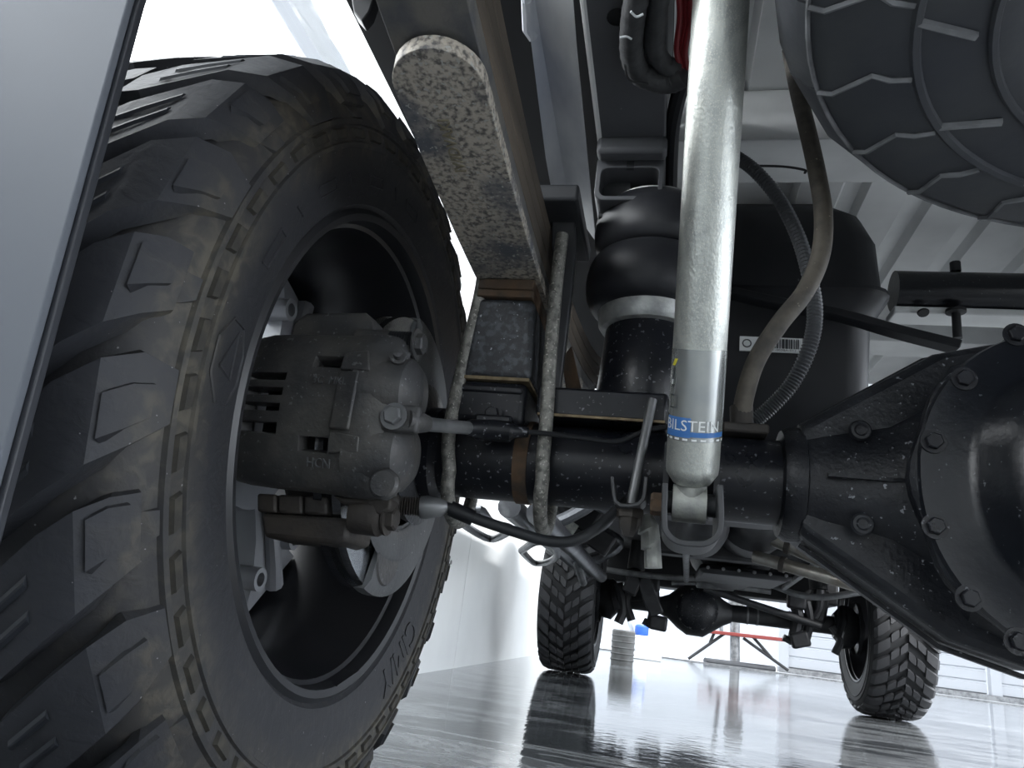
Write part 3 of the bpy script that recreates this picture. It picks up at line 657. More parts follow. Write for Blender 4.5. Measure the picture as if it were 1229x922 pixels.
# label wrap on the lower body
ha, hb_ = .030, .122
lbl = MB().lathe([(ha, RB+.0002), (ha, RB+.0006), (hb_, RB+.0006), (hb_, RB+.0002)], B0, d_, 64, closed=True).build('clear_label', 'label_clear', sa)
sx_ = (cC-B0); sx_ = (sx_-d_*sx_.dot(d_)).normalized(); sy_ = d_.cross(sx_)   # sx_: towards the photographer's side, sy_: to the right
def SL(u, h, k=.0009): return B0+d_*h+(sx_*cos(u/RB)+sy_*sin(u/RB))*(RB+k)
def patch(u0, u1, h0, h1, name, m, par, k=.0009, skew=0):
    n = 8; b = MB(); vs = []
    for i in range(n+1):
        u = u0+(u1-u0)*i/n; vs += [SL(u, h0, k), SL(u+skew, h1, k)]
    return b.add(vs, [(2*i, 2*i+2, 2*i+3, 2*i+1) for i in range(n)]).build(name, m, par)
patch(-.036, -.004, ha+.004, ha+.024, 'blue_band', 'label_blue', lbl)
patch(-.004, .036, ha+.005, ha+.010, 'blue_band', 'label_blue', lbl)
patch(-.036, .036, ha+.001, ha+.003, 'white_band', 'label_white', lbl)
def ftx(c): return SL(c.x-.004, ha+.0155+c.y, .0013)
text_obj('brand_lettering', 'BILSTEIN', .0155, 0, ftx, 'label_white', lbl)
patch(-.030, -.019, ha+.032, ha+.046, 'warning_frame', 'label_dark', lbl); patch(-.0285, -.0205, ha+.0335, ha+.0445, 'warning_field', 'label_clear', lbl, .0013)
patch(-.031, -.026, .105, .112, 'yellow_mark', 'label_yellow', lbl, skew=.004)
patch(-.030, -.027, .084, .103, 'dark_mark', 'label_dark', lbl, skew=.002)
patch(-.0295, -.0265, .086, .091, 'white_mark', 'label_white', lbl, .0013)
patch(-.037, -.034, ha+.018, ha+.026, 'dark_mark', 'label_dark', lbl)

# ================================================================== AIR SPRING
ac = at(772, 470, 'Y', .020); AX, AY = ac.x, .022
aspr = thing('air_spring', (AX, AY, .54), 'black two-bellows air spring on a cylindrical pedestal behind the shock', 'air spring')
o_ = (AX, AY, 0)
MB().lathe([(.541, .0), (.541, .060), (.545, .0615), (.645, .0555), (.650, .053), (.650, 0)], o_, (0, 0, 1), 48).build('pedestal', 'axle_black', aspr)
MB().lathe([(.646, .052), (.648, .062), (.654, .066), (.672, .068), (.676, .064), (.676, .03)], o_, (0, 0, 1), 56).build('bead_plate', 'alu_ring', aspr)
def bell(zc, hz, r, ri):
    return [(zc+hz*sin(t), ri+(r-ri)*max(0, cos(t))**.6) for t in [RAD(-90+15*i) for i in range(13)]]
MB().lathe(bell(.713, .043, .088, .055), o_, (0, 0, 1), 64).build('lower_bellow', 'bellows', aspr, sm=60)
MB().lathe(bell(.793, .040, .083, .052), o_, (0, 0, 1), 64).build('upper_bellow', 'bellows', aspr, sm=60)
MB().lathe([(.750, .058), (.752, .066), (.757, .066), (.759, .058)], o_, (0, 0, 1), 56).build('girdle_hoop', 'rubber_plain', aspr)
MB().lathe([(.822, .02), (.822, .064), (.834, .066), (.836, .02)], o_, (0, 0, 1), 56).build('top_plate', 'alu_ring', aspr)
for a_ in (-1.9, -1.5): MB().tube([V((AX+.055*cos(a_)-.012, AY-.056, .833)), V((AX+.055*cos(a_), AY-.060, .835)), V((AX+.055*cos(a_)+.012, AY-.056, .833))], .002, 6).build('wire_clip', 'metal_grey', aspr)

# ================================================================== TRUCK FRAME, BED, UNDERSIDE
fr = thing('frame_rail', (-.457, 1.5, .88), 'black chassis frame rail running overhead between leaf spring and shock', 'frame rail')
MB().bb(-.500, -.414, -1.4, 4.9, .880, .886).bb(-.420, -.414, -1.4, 4.9, .886, 1.04).build('rail_channel', 'rail_paint', fr, bev=.003)
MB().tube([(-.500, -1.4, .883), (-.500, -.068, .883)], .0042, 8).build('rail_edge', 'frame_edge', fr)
MB().bb(-.503, -.412, -.085, -.060, .858, .884).build('rail_end_plate', 'rail_paint', fr, bev=.006)
b = MB(); yb = -.055
def rrect(x0, x1, z0, z1, r, y, n=5):
    o = []
    for cx, cz, a0 in ((x1-r, z1-r, 0), (x0+r, z1-r, 90), (x0+r, z0+r, 180), (x1-r, z0+r, 270)):
        for i in range(n+1): t = RAD(a0+90*i/n); o.append(V((cx+r*cos(t), y, cz+r*sin(t))))
    return o
q0, q1 = at(712, 240, 'Y', yb), at(798, 184, 'Y', yb)
x0_, x1_, z0_, z1_ = q0.x, q1.x, q0.z, q1.z
h0 = rrect(x0_+.007, x1_-.006, z0_+.006, z1_-.022, .010, yb-.001)
R1 = rrect(x0_, x1_, z0_, z1_, .013, yb); R2 = [p+V((0, .25, 0)) for p in R1]; H2 = [p+V((0, .24, 0)) for p in h0]
MB().loft([H2, h0, R1, R2], cap=True).build('bump_stop_bracket', 'rail_paint', fr, sm=40, bev=.0015)
MB().bb(x0_+.04, x0_+.05, yb-.002, yb+.003, z1_-.024, z1_-.001).build('bracket_weld', 'frame_black', fr)
MB().bb(-.500, -.46, -.02, .0, .80, .86).build('bracket_leg', 'frame_black', fr)
MB().bb(.414, .50, .3, 4.9, .88, 1.04).build('rail_channel', 'frame_black', fr)
for (px, py) in ((741, 20),): MB().lathe([(0, 0), (0, .011), (.002, .011)], at(px, py, 'Z', .8795), (0, 0, -1), 16).build('rail_hole', 'dark', fr)
# galvanised channel beside the rail
gs = thing('galvanised_channel', (-.55, .0, .86), 'bent galvanised metal strip running beside the leaf spring', 'metal strip')
pa = [(628, -6), (636, 40), (646, 120), (655, 190), (665, 246)]; pm = [(641, -6), (652, 60), (664, 130), (674, 190), (684, 246)]; pb_ = [(687, -6), (692, 60), (699, 130), (706, 200), (715, 290)]
b = MB(); vs = []
for i in range(5):
    a_ = at(*pa[i], 'Z', .886); m__ = at(*pm[i], 'Z', .902); c_ = at(*pb_[i], 'Z', .886); up = V((0, 0, .004)); vs += [a_, m__, c_, c_+up, m__+up, a_+up]
b.add(vs, [(i*6+j, i*6+(j+1) % 6, i*6+6+(j+1) % 6, i*6+6+j) for i in range(4) for j in range(6)]+[(5, 4, 3, 2, 1, 0), tuple(range(24, 30))])
b.build('folded_strip', 'galv', gs, sm=20)
MB().tube([at(632, 0, 'Z', .893), at(633, 35, 'Z', .893), at(640, 45, 'Z', .893)], .006, 8).build('strip_tab', 'galv', gs)
# wiring loom
lo = thing('wiring_loom', at(780, 50, 'Z', .85), 'taped grey wiring loom looping under the frame rail with red wires', 'wiring loom')
def zp(pts, z): return spline([at(x, y, 'Z', z) for x, y in pts], 6)
pth = zp(((768, -20), (760, 20), (758, 60), (766, 86), (785, 96), (805, 98), (822, 90)), .862)
MB().tube(pth, [.0125*(1+.06*(i % 2)) for i in range(len(pth))], 12).build('taped_bundle', 'loom', lo)
pth = zp(((794, -20), (788, 20), (786, 55), (796, 76), (812, 84)), .868)
MB().tube(pth, [.0105*(1+.06*(i % 2)) for i in range(len(pth))], 12).build('taped_bundle', 'loom', lo)
for dx_, z in ((0, .87), (7, .875), (13, .872)): MB().tube(zp(((814+dx_, -20), (816+dx_, 20), (812+dx_*.8, 60), (818+dx_*.5, 82)), z), .0032, 8).build('red_wire', 'wire_red', lo)
for pts in (((757, 14), (764, 20), (772, 17)), ((744, 45), (752, 44), (758, 47)), ((750, 78), (756, 96), (778, 101))): MB().tube(zp(pts, .845), .0012, 6).build('cable_tie', 'plastic_white' if pts[0][0] != 750 else 'dark', lo)
MB().tube(zp(((822, 90), (812, 125), (806, 165), (804, 240)), .89), .010, 10).build('dark_hose', 'dark_plastic', lo)

bed = thing('truck_bed', (0, 0, 1.12), 'pale ribbed underside of the truck bed above the spare tyre and axle', 'truck bed')
BZ = 1.12
b = MB(); xs_ = []; x = -.42
prof = []
while x < .88:
    prof += [(x, BZ), (x+.075, BZ), (x+.085, BZ+.02), (x+.115, BZ+.02)]; x += .125
b.add([V((x_, y_, z_)) for y_ in (-1.5, 1.5) for x_, z_ in prof], [(i, i+1, len(prof)+i+1, len(prof)+i) for i in range(len(prof)-1)])
fo = b.build('ribbed_floor', 'bed_paint', bed, sm=0); sd = fo.modifiers.new('solid', 'SOLIDIFY'); sd.thickness = .006; sd.offset = 1
MB().bb(-.860, -.415, -1.5, 1.5, 1.05, 1.10).build('wheelhouse_panel', 'dark', bed)
MB().bb(.86, .90, -1.5, 1.5, .98, 1.14).build('side_panel', 'dark', bed)
cmb = MB().prism([(-.415, .085, 1.0), (-.415, .115, 1.06), (-.415, .115, 1.118), (-.415, .22, 1.118), (-.415, .20, 1.0)], (1.25, 0, 0)).build('crossmember', 'bed_rail', bed, bev=.003)
MB().prism([(-.415, .9, 1.02), (-.415, .9, 1.118), (-.415, 1.0, 1.118), (-.415, 1.0, 1.02)], (1.25, 0, 0)).build('crossmember', 'bed_rail', bed, bev=.003)
pr = [at(x, y, 'Y', -.20) for x, y in ((420, -12), (424, 14), (434, 25), (443, 14), (452, -12))]
MB().prism(pr, (0, .02, 0)).build('hanging_tab', 'dark', bed, bev=.002)
# rear valance of the bed above and behind the camera's view
cab = thing('cab_floor', (0, 3, .84), 'dark underside of the cab between the front tyres', 'cab floor')
MB().bb(-.80, .80, 1.55, 4.9, .84, .90).build('floor_pan', 'dark', cab)
MB().bb(-.92, -.80, 1.6, 3.4, .70, .92).build('sill', 'dark', cab, bev=.02)
MB().bb(.80, .92, 1.6, 3.4, .70, .92).build('sill', 'dark', cab, bev=.02)
MB().bb(-.80, .80, 4.6, 4.9, .60, .88).build('front_valance', 'dark', cab, bev=.02)
for x_ in (-.72, -.30, .12, .5): MB().bb(x_, x_+.12, 1.7, 3.6, .80, .84).build('floor_rib', 'metal_far', cab, bev=.01)

# ================================================================== SPARE TYRE
SX, SY, SZ, SR = .098, -.445, .895, .430
spw = thing('spare_tyre', (SX, SY, SZ), 'scuffed spare tyre slung flat under the bed at the top right', 'tyre')
hp = [(-.120, .22), (-.128, .235), (-.136, .27), (-.139, .31), (-.137, .345), (-.130, .375), (-.118, .398), (-.095, .412), (-.05, .418), (0, .420)]
MB().lathe(hp+[(-h, r) for h, r in hp[-2::-1]]+[(.11, .21), (-.11, .21)], (SX, SY, SZ), (0, 0, 1), 96, closed=True).build('tyre_carcass', 'rubber_spare', spw)
def SP(h, r, a): return V((SX+r*cos(a), SY+r*sin(a), SZ+h))
def spare_lug(a0, w_, j):
    st_ = [(-.010, .431), (-.070, .430), (-.102, .422), (-.122, .406), (-.134, .385), (-.1395, .350), (-.1412, .322)]
    vs = []; fs = []
    for i, (h, r) in enumerate(st_):
        sk = .06*(h+.14)/.13+(.05 if i == 5 else 0)
        for (da, rr, hh) in ((-w_/2-.003, r-.010, h+.006), (-w_/2, r, h), (w_/2, r, h), (w_/2+.003, r-.010, h+.006)): vs.append(SP(hh, rr, a0+da+sk))
    for i in range(6):
        for k in range(3): fs.append((i*4+k, i*4+k+1, i*4+5+k, i*4+4+k))
    fs += [(3, 2, 1, 0), (24, 25, 26, 27)]
    return MB().add(vs, fs)
NL = 24
for j in range(NL):
    a0 = 2*pi*j/NL; lg = spare_lug(a0, 2*pi/NL*.975, j).build('tread_lug', 'rubber_spare', spw, sm=25)
    w2 = 2*pi/NL*.5
    MB().tube([SP(-.1295, .398, a0+w2+.005), SP(-.1345, .386, a0+w2+.002), SP(-.1400, .351, a0+w2+.048), SP(-.1415, .338, a0+w2+.018), SP(-.1418, .322, a0+w2+.0)], .0030, 5).build('scuffed_edge', 'rubber_scuff', lg)
def ridge(h, r, rad):
    P = [SP(h, r, 2*pi*i/90) for i in range(91)]; return MB().tube(P, rad, 6, cap=False)
ridge(-.1275, .3985, .0022).build('shoulder_ridge', 'rubber_scuff', spw); ridge(-.1395, .318, .005).build('sidewall_ridge', 'rubber_spare', spw); ridge(-.137, .262, .004).build('sidewall_ridge', 'rubber_spare', spw)
for a0 in (2.05, 2.5, 2.95, 3.4, 3.85):
    MB().tube([SP(-.1402, .317, a0), SP(-.1392, .275, a0-.10)], .004, 6).build('sidewall_rib', 'rubber_scuff', spw)
MB().lathe([(-.09, .03), (-.09, .20), (.09, .20), (.09, .19), (-.08, .19), (-.08, .03)], (SX, SY, SZ), (0, 0, 1), 48).build('wheel_disc', 'dark', spw)

# ================================================================== FUEL TANK
TY = .36
tR, tT = at(1066, 320, 'Y', TY), at(1000, 226, 'Y', TY); tL = at(1056, 450, 'Y', TY).x
tk = thing('fuel_tank', (-.22, .7, .56), 'black plastic fuel tank with barcode sticker behind the hoses', 'fuel tank')
def tring(z, x1, y0, r=.05, x0=-.40, y1=1.1):
    o = []
    for cx, cy, a0 in ((x1-r, y1-r, 0), (x0+r, y1-r, 90), (x0+r, y0+r, 180), (x1-r, y0+r, 270)):
        for i in range(5): t = RAD(a0+90*i/4); o.append(V((cx+r*cos(t), cy+r*sin(t), z)))
    return o
zs = at(1068, 350, 'Y', TY).z; zt_ = tT.z
MB().loft([tring(.56, tL-.05, TY+.05), tring(.60, tL-.01, TY+.012), tring(zs-.05, tL, TY+.004), tring(zs-.040, tL+.006, TY), tring(zs-.004, tR.x+.006, TY-.006), tring(zs, tR.x+.010, TY-.012), tring(zs+.006, tR.x+.010, TY-.012), tring(zs+.010, tR.x, TY),
           tring(zt_-.10, tR.x-.008, TY), tring(zt_-.045, tR.x-.03, TY+.01), tring(zt_-.015, tR.x-.065, TY+.03), tring(zt_, tR.x-.11, TY+.06)]).build('tank_shell', 'dark_plastic', tk, sm=50)
q0, q1 = at(888, 404, 'Y', TY-.001), at(963, 424, 'Y', TY-.001)
st_ = MB().bb(q0.x, q1.x, TY-.003, TY+.002, q1.z, q0.z).build('barcode_sticker', 'label_white', tk, sm=0)
random.seed(5)
x = q0.x+.030
while x < q1.x-.006:
    wd = random.choice((.0016, .0026, .0042)); MB().bb(x, x+wd, TY-.0040, TY-.0028, q1.z+.006, q0.z-.003).build('barcode_bar', 'label_dark', st_, sm=0); x += wd+random.choice((.0015, .0024))
text_obj('barcode_digits', '0A7-0RT-0038A-012', .0075, 0, lambda c: V((q1.x-.042+c.x*1.0, TY-.0036, q1.z+.0028+c.y*.7)), 'label_dark', st_)
MB().tube([V((q0.x+.012+.007*cos(t), TY-.0034, (q0.z+q1.z)/2+.007*sin(t))) for t in [2*pi*i/14 for i in range(15)]], .0012, 5).build('recycling_ring', 'label_dark', st_)
sb = thing('tank_strap', at(960, 372, 'Y', TY-.06), 'black steel strap slanting under the fuel tank towards the differential', 'strap')
MB().rect_sweep(spline([at(x, y, 'Y', v) for x, y, v in ((878, 352, TY-.02), (940, 366, TY-.03), (1005, 378, TY-.04), (1075, 398, TY-.08), (1150, 417, TY-.1))], 5), (0, .03, 0), .014).build('flat_bar', 'dark_plastic', sb, bev=.002)
# round crossmember with studs
ct = thing('tubular_crossmember', (.3, .55, .95), 'round black crossmember tube with pale lower flange right of the tank', 'crossmember')
c0, c1 = at(1072, 350, 'Y', .56), at(1240, 356, 'Y', .56); c1.z = c0.z
MB().tube([c0, c0.lerp(c1, 2.2)], .042, 32).build('tube', 'cover_black', ct)
MB().bb(c0.x-.005, .85, .54, .60, c0.z-.055, c0.z-.040).build('lower_flange', 'bed_rail', ct, bev=.003)
p = at(1147, 372, 'Y', .53); MB().lathe([(0, .018), (.006, .018), (.008, .008), (.06, .008), (.06, 0)], p, (0, 0, -1), 16).build('hanging_stud', 'dark', ct)
p = at(1147, 326, 'Y', .56); MB().lathe([(0, .010), (.02, .010), (.022, 0)], p, (0, 0, 1), 12).build('stud_head', 'dark', ct)
p = at(1108, 375, 'Y', .53); MB().lathe([(0, .011), (.003, .010), (.003, 0)], p, (0, -.5, -1), 14).build('drain_hole', 'dark', ct)

# ================================================================== HOSES
def yp(pts, k=8): return spline([at(x, y, 'Y', v) for x, y, v in pts], k)
hz = thing('rubber_hose', at(888, 505, 'Y', -.02), 'brown dusty rubber hose curving in front of the fuel tank', 'hose')
MB().tube(yp(((948, 60, .0), (958, 110, -.01), (970, 160, -.02), (980, 205, -.03), (988, 255, -.04), (985, 305, -.05), (966, 350, -.05), (936, 388, -.05), (908, 432, -.04), (894, 475, -.03), (889, 512, -.02))), .0112, 14).build('hose_tube', 'hose_brown', hz, sm=60)
MB().lathe([(-.012, .0135), (.012, .0135)], at(890, 500, 'Y', -.022), (-.05, .0, 1), 20, cap=True).build('hose_ferrule', 'cast_brown', hz)
MB().bb(*(lambda a: (a.x-.022, a.x+.03, -.04, .02, a.z-.012, a.z))(at(889, 512, 'Y', -.02))).build('vent_fitting', 'cast_brown', hz, bev=.003)
cz = thing('corrugated_conduit', at(940, 480, 'Y', .06), 'black corrugated conduit crossing behind the brown hose', 'conduit')
pth = yp(((880, 186, .10), (906, 205, .09), (934, 238, .08), (956, 280, .06), (970, 325, .04), (978, 372, .03), (972, 415, .03), (952, 458, .04), (926, 488, .05), (900, 510, .06)), 22)
MB().tube(pth, [.0103 if i % 2 else .0085 for i in range(len(pth))], 14).build('ribbed_sleeve', 'conduit', cz, sm=0)
tw = thing('thin_wire', at(930, 198, 'Y', .1), 'thin dark wire between conduit and brown hose above the tank', 'wire')
MB().tube(yp(((905, 199, .1), (940, 200, .1), (965, 204, .1), (966, 208, .1))), .002, 6).build('wire', 'dark', tw)

# brake hose, hard line, parking brake cable
bh = thing('brake_hose', at(540, 512, 'Y', -.09), 'short grey brake hose running from the caliper to the axle bracket', 'brake hose')
MB().tube([at(488, 504, 'Y', -.20), at(500, 507, 'Y', -.19), at(512, 509, 'Y', -.17)], [.011, .012, .009], 14).build('crimp_ferrule', 'cast_grey', bh)
MB().tube(yp(((510, 509, -.175), (530, 511, -.15), (552, 513, -.12), (566, 514, -.10))), .0078, 14).build('hose_sleeve', 'metal_grey', bh)
MB().tube([at(x, y, 'Y', v) for x, y, v in ((560, 514, -.105), (566, 514, -.10), (590, 516, -.09), (612, 518, -.087), (618, 518, -.086), (634, 519, -.085))], [.009, .0105, .012, .012, .008, .006], 14).build('union_fitting', 'axle_black', bh)
MB().box(at(592, 514, 'Y', -.078), (.045, .016, .030)).build('hose_bracket', 'axle_black', bh, bev=.003)
bolt('bracket_bolt', at(591, 497, 'Y', -.074), (0, -1, 0), .0085, 'axle_black', bh)
bl_ = thing('brake_line', at(720, 528, 'Y', -.08), 'thin black steel brake line sagging along the axle tube', 'brake line')
MB().tube(yp(((628, 518, -.085), (660, 521, -.08), (700, 526, -.072), (735, 530, -.068), (752, 527, -.066), (775, 517, -.066), (802, 512, -.066))), .0032, 8).build('line', 'dark_plastic', bl_)
pk = thing('parking_brake_cable', at(620, 640, 'Y', -.09), 'black parking brake cable with rubber boot sweeping below the axle', 'cable')
MB().tube(yp(((528, 607, -.115), (545, 612, -.11), (575, 624, -.10), (620, 639, -.09), (655, 649, -.08), (685, 650, -.075), (708, 640, -.07), (730, 622, -.06), (752, 600, -.05))), .0062, 12).build('cable_sheath', 'rubber_plain', pk)
MB().tube(yp(((540, 610, -.112), (556, 617, -.107), (568, 622, -.103))), .0088, 12).build('cable_sleeve', 'dark_plastic', pk)
pth = [at(472, 606, 'Y', -.13).lerp(at(508, 609, 'Y', -.12), i/24) for i in range(25)]
MB().tube(pth, [.0115 if i % 2 else .008 for i in range(25)], 14).build('return_spring', 'cast_brown', pk, sm=30)
MB().tube([at(505, 609, 'Y', -.12), at(512, 609, 'Y', -.119), at(528, 609, 'Y', -.116), at(537, 608, 'Y', -.114)], [.0125, .013, .0105, .006], 16).build('cable_end_cone', 'metal_grey', pk)
MB().tube([at(455, 598, 'Y', -.14), at(468, 602, 'Y', -.135), at(476, 606, 'Y', -.13)], [.009, .011, .010], 14).build('cable_anchor', 'cast_brown', pk)

# rod, channel bracket and rusty nut left of the shock
cb_ = thing('clamp_bracket', at(755, 600, 'Y', -.085), 'grey channel bracket with long clamp rod and rusty nut below the axle', 'bracket')
MB().tube([at(783, 480, 'Y', -.062), at(757, 606, 'Y', -.085)], .0056, 12).build('clamp_rod', 'metal_grey', cb_)
MB().rect_sweep([at(x, y, 'Y', -.085) for x, y in ((736, 577), (738, 598), (740, 606), (745, 610), (756, 611), (767, 609), (772, 604), (774, 597), (776, 577))], (0, .045, 0), .0042).build('channel', 'frame_black', cb_, bev=.001)
pn = at(756, 611, 'Y', -.085); MB().lathe([(0, .015), (.010, .015), (.010, .012), (.020, .011), (.030, .006), (.030, 0)], pn, (0, 0, -1), 6).build('rusty_nut', 'cast_brown', cb_, sm=20)
MB().prism([at(x, y, 'Y', -.09) for x, y in ((740, 612), (746, 632), (760, 640), (770, 630), (773, 612))], (0, .012, 0)).build('bracket_tongue', 'cast_brown', cb_, bev=.002)
gl = thing('grey_cable_clip', at(783, 655, 'Y', -.05), 'pale grey plastic clip hanging left of the shock bracket', 'clip')
MB().tube([at(x, y, 'Y', -.05) for x, y in ((776, 618), (778, 636), (780, 638), (781, 655), (783, 657), (784, 682))], [.007, .013, .011, .012, .010, .010], 10).build('clip_body', 'zinc_dull', gl)

# ================================================================== RUNNING BOARD (drop-step bar)
rb = thing('running_board', (-.98, 2.4, .5), 'dark metal drop-step bar hanging under the cab beside the white wall', 'running board')
RZ = .565
rail = [at(x, y, 'Z', RZ) for x, y in ((605, 600), (689, 676))]
ra, rbv = rail; rx = (ra.x+rbv.x)/2
def rz(px, py, z=RZ): return at(px, py, 'Z', z)
for dx_, z in ((0, RZ), (.085, RZ-.012)):
    MB().tube([V((rx+dx_, 1.15, z)), V((rx+dx_, 3.55, z))], .034, 14).build('side_rail', 'step_dark', rb)
def loop(pts, z, r=.014):
    P = [at(x, y, 'Z', z) for x, y in pts]; P = spline(P+[P[0]], 4); MB().tube(P, r, 10).build('drop_step', 'step_dark', rb)
loop(((552, 618), (560, 632), (588, 647), (606, 641), (612, 634), (590, 628), (575, 612)), .50, .012)
loop(((626, 661), (633, 669), (642, 676), (656, 675), (668, 668), (664, 655), (644, 650)), .50, .013)
for y_ in (1.5, 2.0, 2.9):
    MB().tube(spline([V((rx+.02, y_, RZ)), V((rx+.12, y_, RZ+.03)), V((rx+.22, y_, RZ+.13)), V((-.80, y_, .78))], 5), .022, 10).build('mounting_arm', 'step_dark', rb)
for (x, y, sx, sz) in ((700, 618, .14, .12), (722, 650, .10, .10), (690, 640, .10, .06)):
    p = at(x, y, 'Y', 2.5); MB().box(p, (sx, .06, sz), Matrix.Rotation(.5, 3, 'Y')).build('mounting_plate', 'metal_far', rb, bev=.008)
p = at(682, 634, 'Y', 2.4); MB().box(p, (.07, .004, .07), Matrix.Rotation(.5, 3, 'Y')).build('white_label', 'zinc_dull', rb)
p = at(674, 700, 'Y', 2.6)
MB().tube([at(655, 640, 'Y', 2.3), at(690, 668, 'Y', 2.6), at(700, 700, 'Y', 2.8)], .02, 10).build('link_arm', 'metal_grey', rb)

# ================================================================== FRONT AXLE
FY = 4.09
fa = thing('front_axle', (0, FY, .3), 'dark front axle with pear-shaped differential seen far ahead between the front tyres', 'axle')
MB().lathe([(-.70, .04), (-.66, .05), (-.35, .052), (.62, .054), (.66, .056), (.70, .04)], (0, FY, H), (1, 0, 0), 24, cap=True).build('axle_tube', 'metal_far', fa)
st = [(-.39, .055, .055), (-.34, .07, .075), (-.28, .10, .125), (-.22, .12, .160), (-.12, .125, .162), (-.06, .10, .122), (.0, .075, .08), (.05, .055, .055)]
MB().loft([ell(x, ry, rz_, H-.004, 28, FY) for x, ry, rz_ in st]).build('differential_housing', 'metal_far', fa)
MB().lathe([(0, .128), (.02, .128), (.05, .10), (.065, .05), (.065, 0)], (-.165, FY-.09, H-.004), (0, -1, 0), 28).build('differential_cover', 'cast_black', fa)
for k in range(10):
    t = 2*pi*k/10; bolt('cover_bolt', (-.165+.118*cos(t), FY-.11, H-.004+.118*sin(t)), (0, -1, 0), .010, 'cast_grey', fa, washer=False)
for sx_0 in (-1, 1):
    x_ = .70*sx_0
    MB().loft([ell(x_-.05*sx_0, .06, .07, H, 16, FY), ell(x_, .07, .13, H, 16, FY), ell(x_+.06*sx_0, .06, .12, H, 16, FY), ell(x_+.10*sx_0, .05, .07, H, 16, FY)]).build('steering_knuckle', 'metal_far', fa)
    MB().lathe([(0, .155), (.02, .155), (.02, .06), (.05, .06), (.05, 0)], (x_+.07*sx_0, FY, H), (sx_0, 0, 0), 32).build('brake_disc', 'metal_far', fa)
    MB().tube([(x_, FY-.02, H+.10), (x_-.02*sx_0, FY-.12, H+.02), (x_-.05*sx_0, FY-.16, H-.07)], [.025, .03, .022], 10).build('steering_arm', 'metal_far', fa)
    MB().box((x_*.80, FY-.02, H+.10), (.10, .14, .20), Matrix.Rotation(.2*sx_0, 3, 'Y')).build('spring_bucket', 'metal_far', fa, bev=.02)
    MB().tube([(x_*.80, FY-.05, H+.20), (x_*.78, FY-.03, H+.40)], .055, 16).build('coil_cover', 'dark', fa)
for x_ in (.14, .20): MB().lathe([(0, .056), (.012, .056), (.012, .045)], (x_, FY, H), (1, 0, 0), 20).build('tube_clamp', 'metal_grey', fa)
for pts, r_ in ((((783, 692), (786, 720), (781, 752)), .030), (((760, 700), (752, 722), (758, 745)), .026), (((742, 700), (748, 730), (742, 748)), .030), (((772, 745), (786, 752), (796, 744)), .022),
               (((948, 716), (958, 738), (952, 768)), .034), (((968, 722), (972, 745), (966, 772)), .026), (((985, 708), (984, 728), (978, 742)), .022), (((940, 765), (955, 772), (968, 770)), .020), (((998, 752), (1008, 768), (1002, 785)), .022)):
    MB().tube(spline([at(x, y, 'Y', FY-.14) for x, y in pts], 4), r_, 8).build('suspension_link', 'metal_far', fa)
for x, y in ((783, 700), (956, 722), (960, 768), (790, 748)): MB().box(at(x, y, 'Y', FY-.16), (.11, .06, .09), Matrix.Rotation(x*.7, 3, 'Y')).build('link_bracket', 'metal_far', fa, bev=.015)
tr = thing('tie_rod', (0, FY-.2, H), 'dark slanting steering rod above the front axle tube', 'steering rod')
MB().tube([at(845, 706, 'Y', 3.85), at(985, 752, 'Y', 3.9)], .022, 12).build('rod', 'metal_far', tr)
sd_ = thing('steering_damper', at(860, 700, 'Y', 3.75), 'silver steering damper above the front differential', 'damper')
MB().tube([at(x, y, 'Y', 3.75) for x, y in ((806, 700), (835, 700), (836, 700), (880, 704), (881, 704), (925, 710))], [.012, .012, .028, .028, .018, .018], 14).build('damper_body', 'metal_grey', sd_)
sw_ = thing('sway_bar', at(900, 700, 'Y', 3.7), 'bent grey anti-roll bar crossing in front of the front axle', 'anti-roll bar')
MB().tube(yp(((728, 684, 3.7), (770, 690, 3.7), (820, 694, 3.7), (870, 695, 3.7), (920, 701, 3.65), (955, 713, 3.6), (985, 717, 3.55), (1020, 713, 3.5), (1060, 706, 3.5))), .018, 12).build('bar', 'metal_grey', sw_)
for (x, y) in ((776, 704), (783, 725), (760, 700)): MB().box(at(x, y, 'Y', 3.85), (.09, .08, .14), Matrix.Rotation(random.uniform(-.5, .5), 3, 'Y')).build('bar_bracket', 'metal_far', sw_, bev=.01)
# transmission, transfer case, exhaust
tm_ = thing('transmission', (0, 2.9, .72), 'ribbed dark gearbox and transfer case under the cab', 'gearbox')
def zlathe(prof, x, z): return MB().lathe(prof, (x, 0, z), (0, 1, 0), 28)
zlathe([(1.95, .05), (2.0, .11), (2.25, .13), (2.3, .16), (2.6, .16), (2.62, .13), (3.1, .16), (3.15, .22), (3.55, .24), (3.6, .05)], -.02, .80).build('gearbox_case', 'metal_far', tm_, sm=30)
zlathe([(1.75, .04), (1.8, .075), (2.1, .10), (2.35, .10), (2.4, .04)], -.24, .70).build('transfer_case', 'metal_far', tm_)
MB().bb(-.22, .2, 2.75, 3.35, .575, .62).build('oil_pan', 'metal_far', tm_, bev=.03)
for k in range(6): bolt('pan_bolt', (-.18+.07*k, 2.745, .60), (0, -1, 0), .009, 'metal_grey', tm_, washer=False)
for k, (x, y0, y1, z) in enumerate(((-.3, 2.2, 3.6, .62), (.24, 2.3, 3.6, .64))): MB().tube([(x, y0, z), (x+.05, y1, z-.03)], .016, 8).build('cooler_line', 'metal_grey', tm_)
cm = thing('gearbox_crossmember', (0, 2.6, .68), 'dark crossmember carrying the gearbox', 'crossmember')
MB().bb(-.45, .45, 2.55, 2.68, .625, .70).build('beam', 'metal_far', cm, bev=.015)
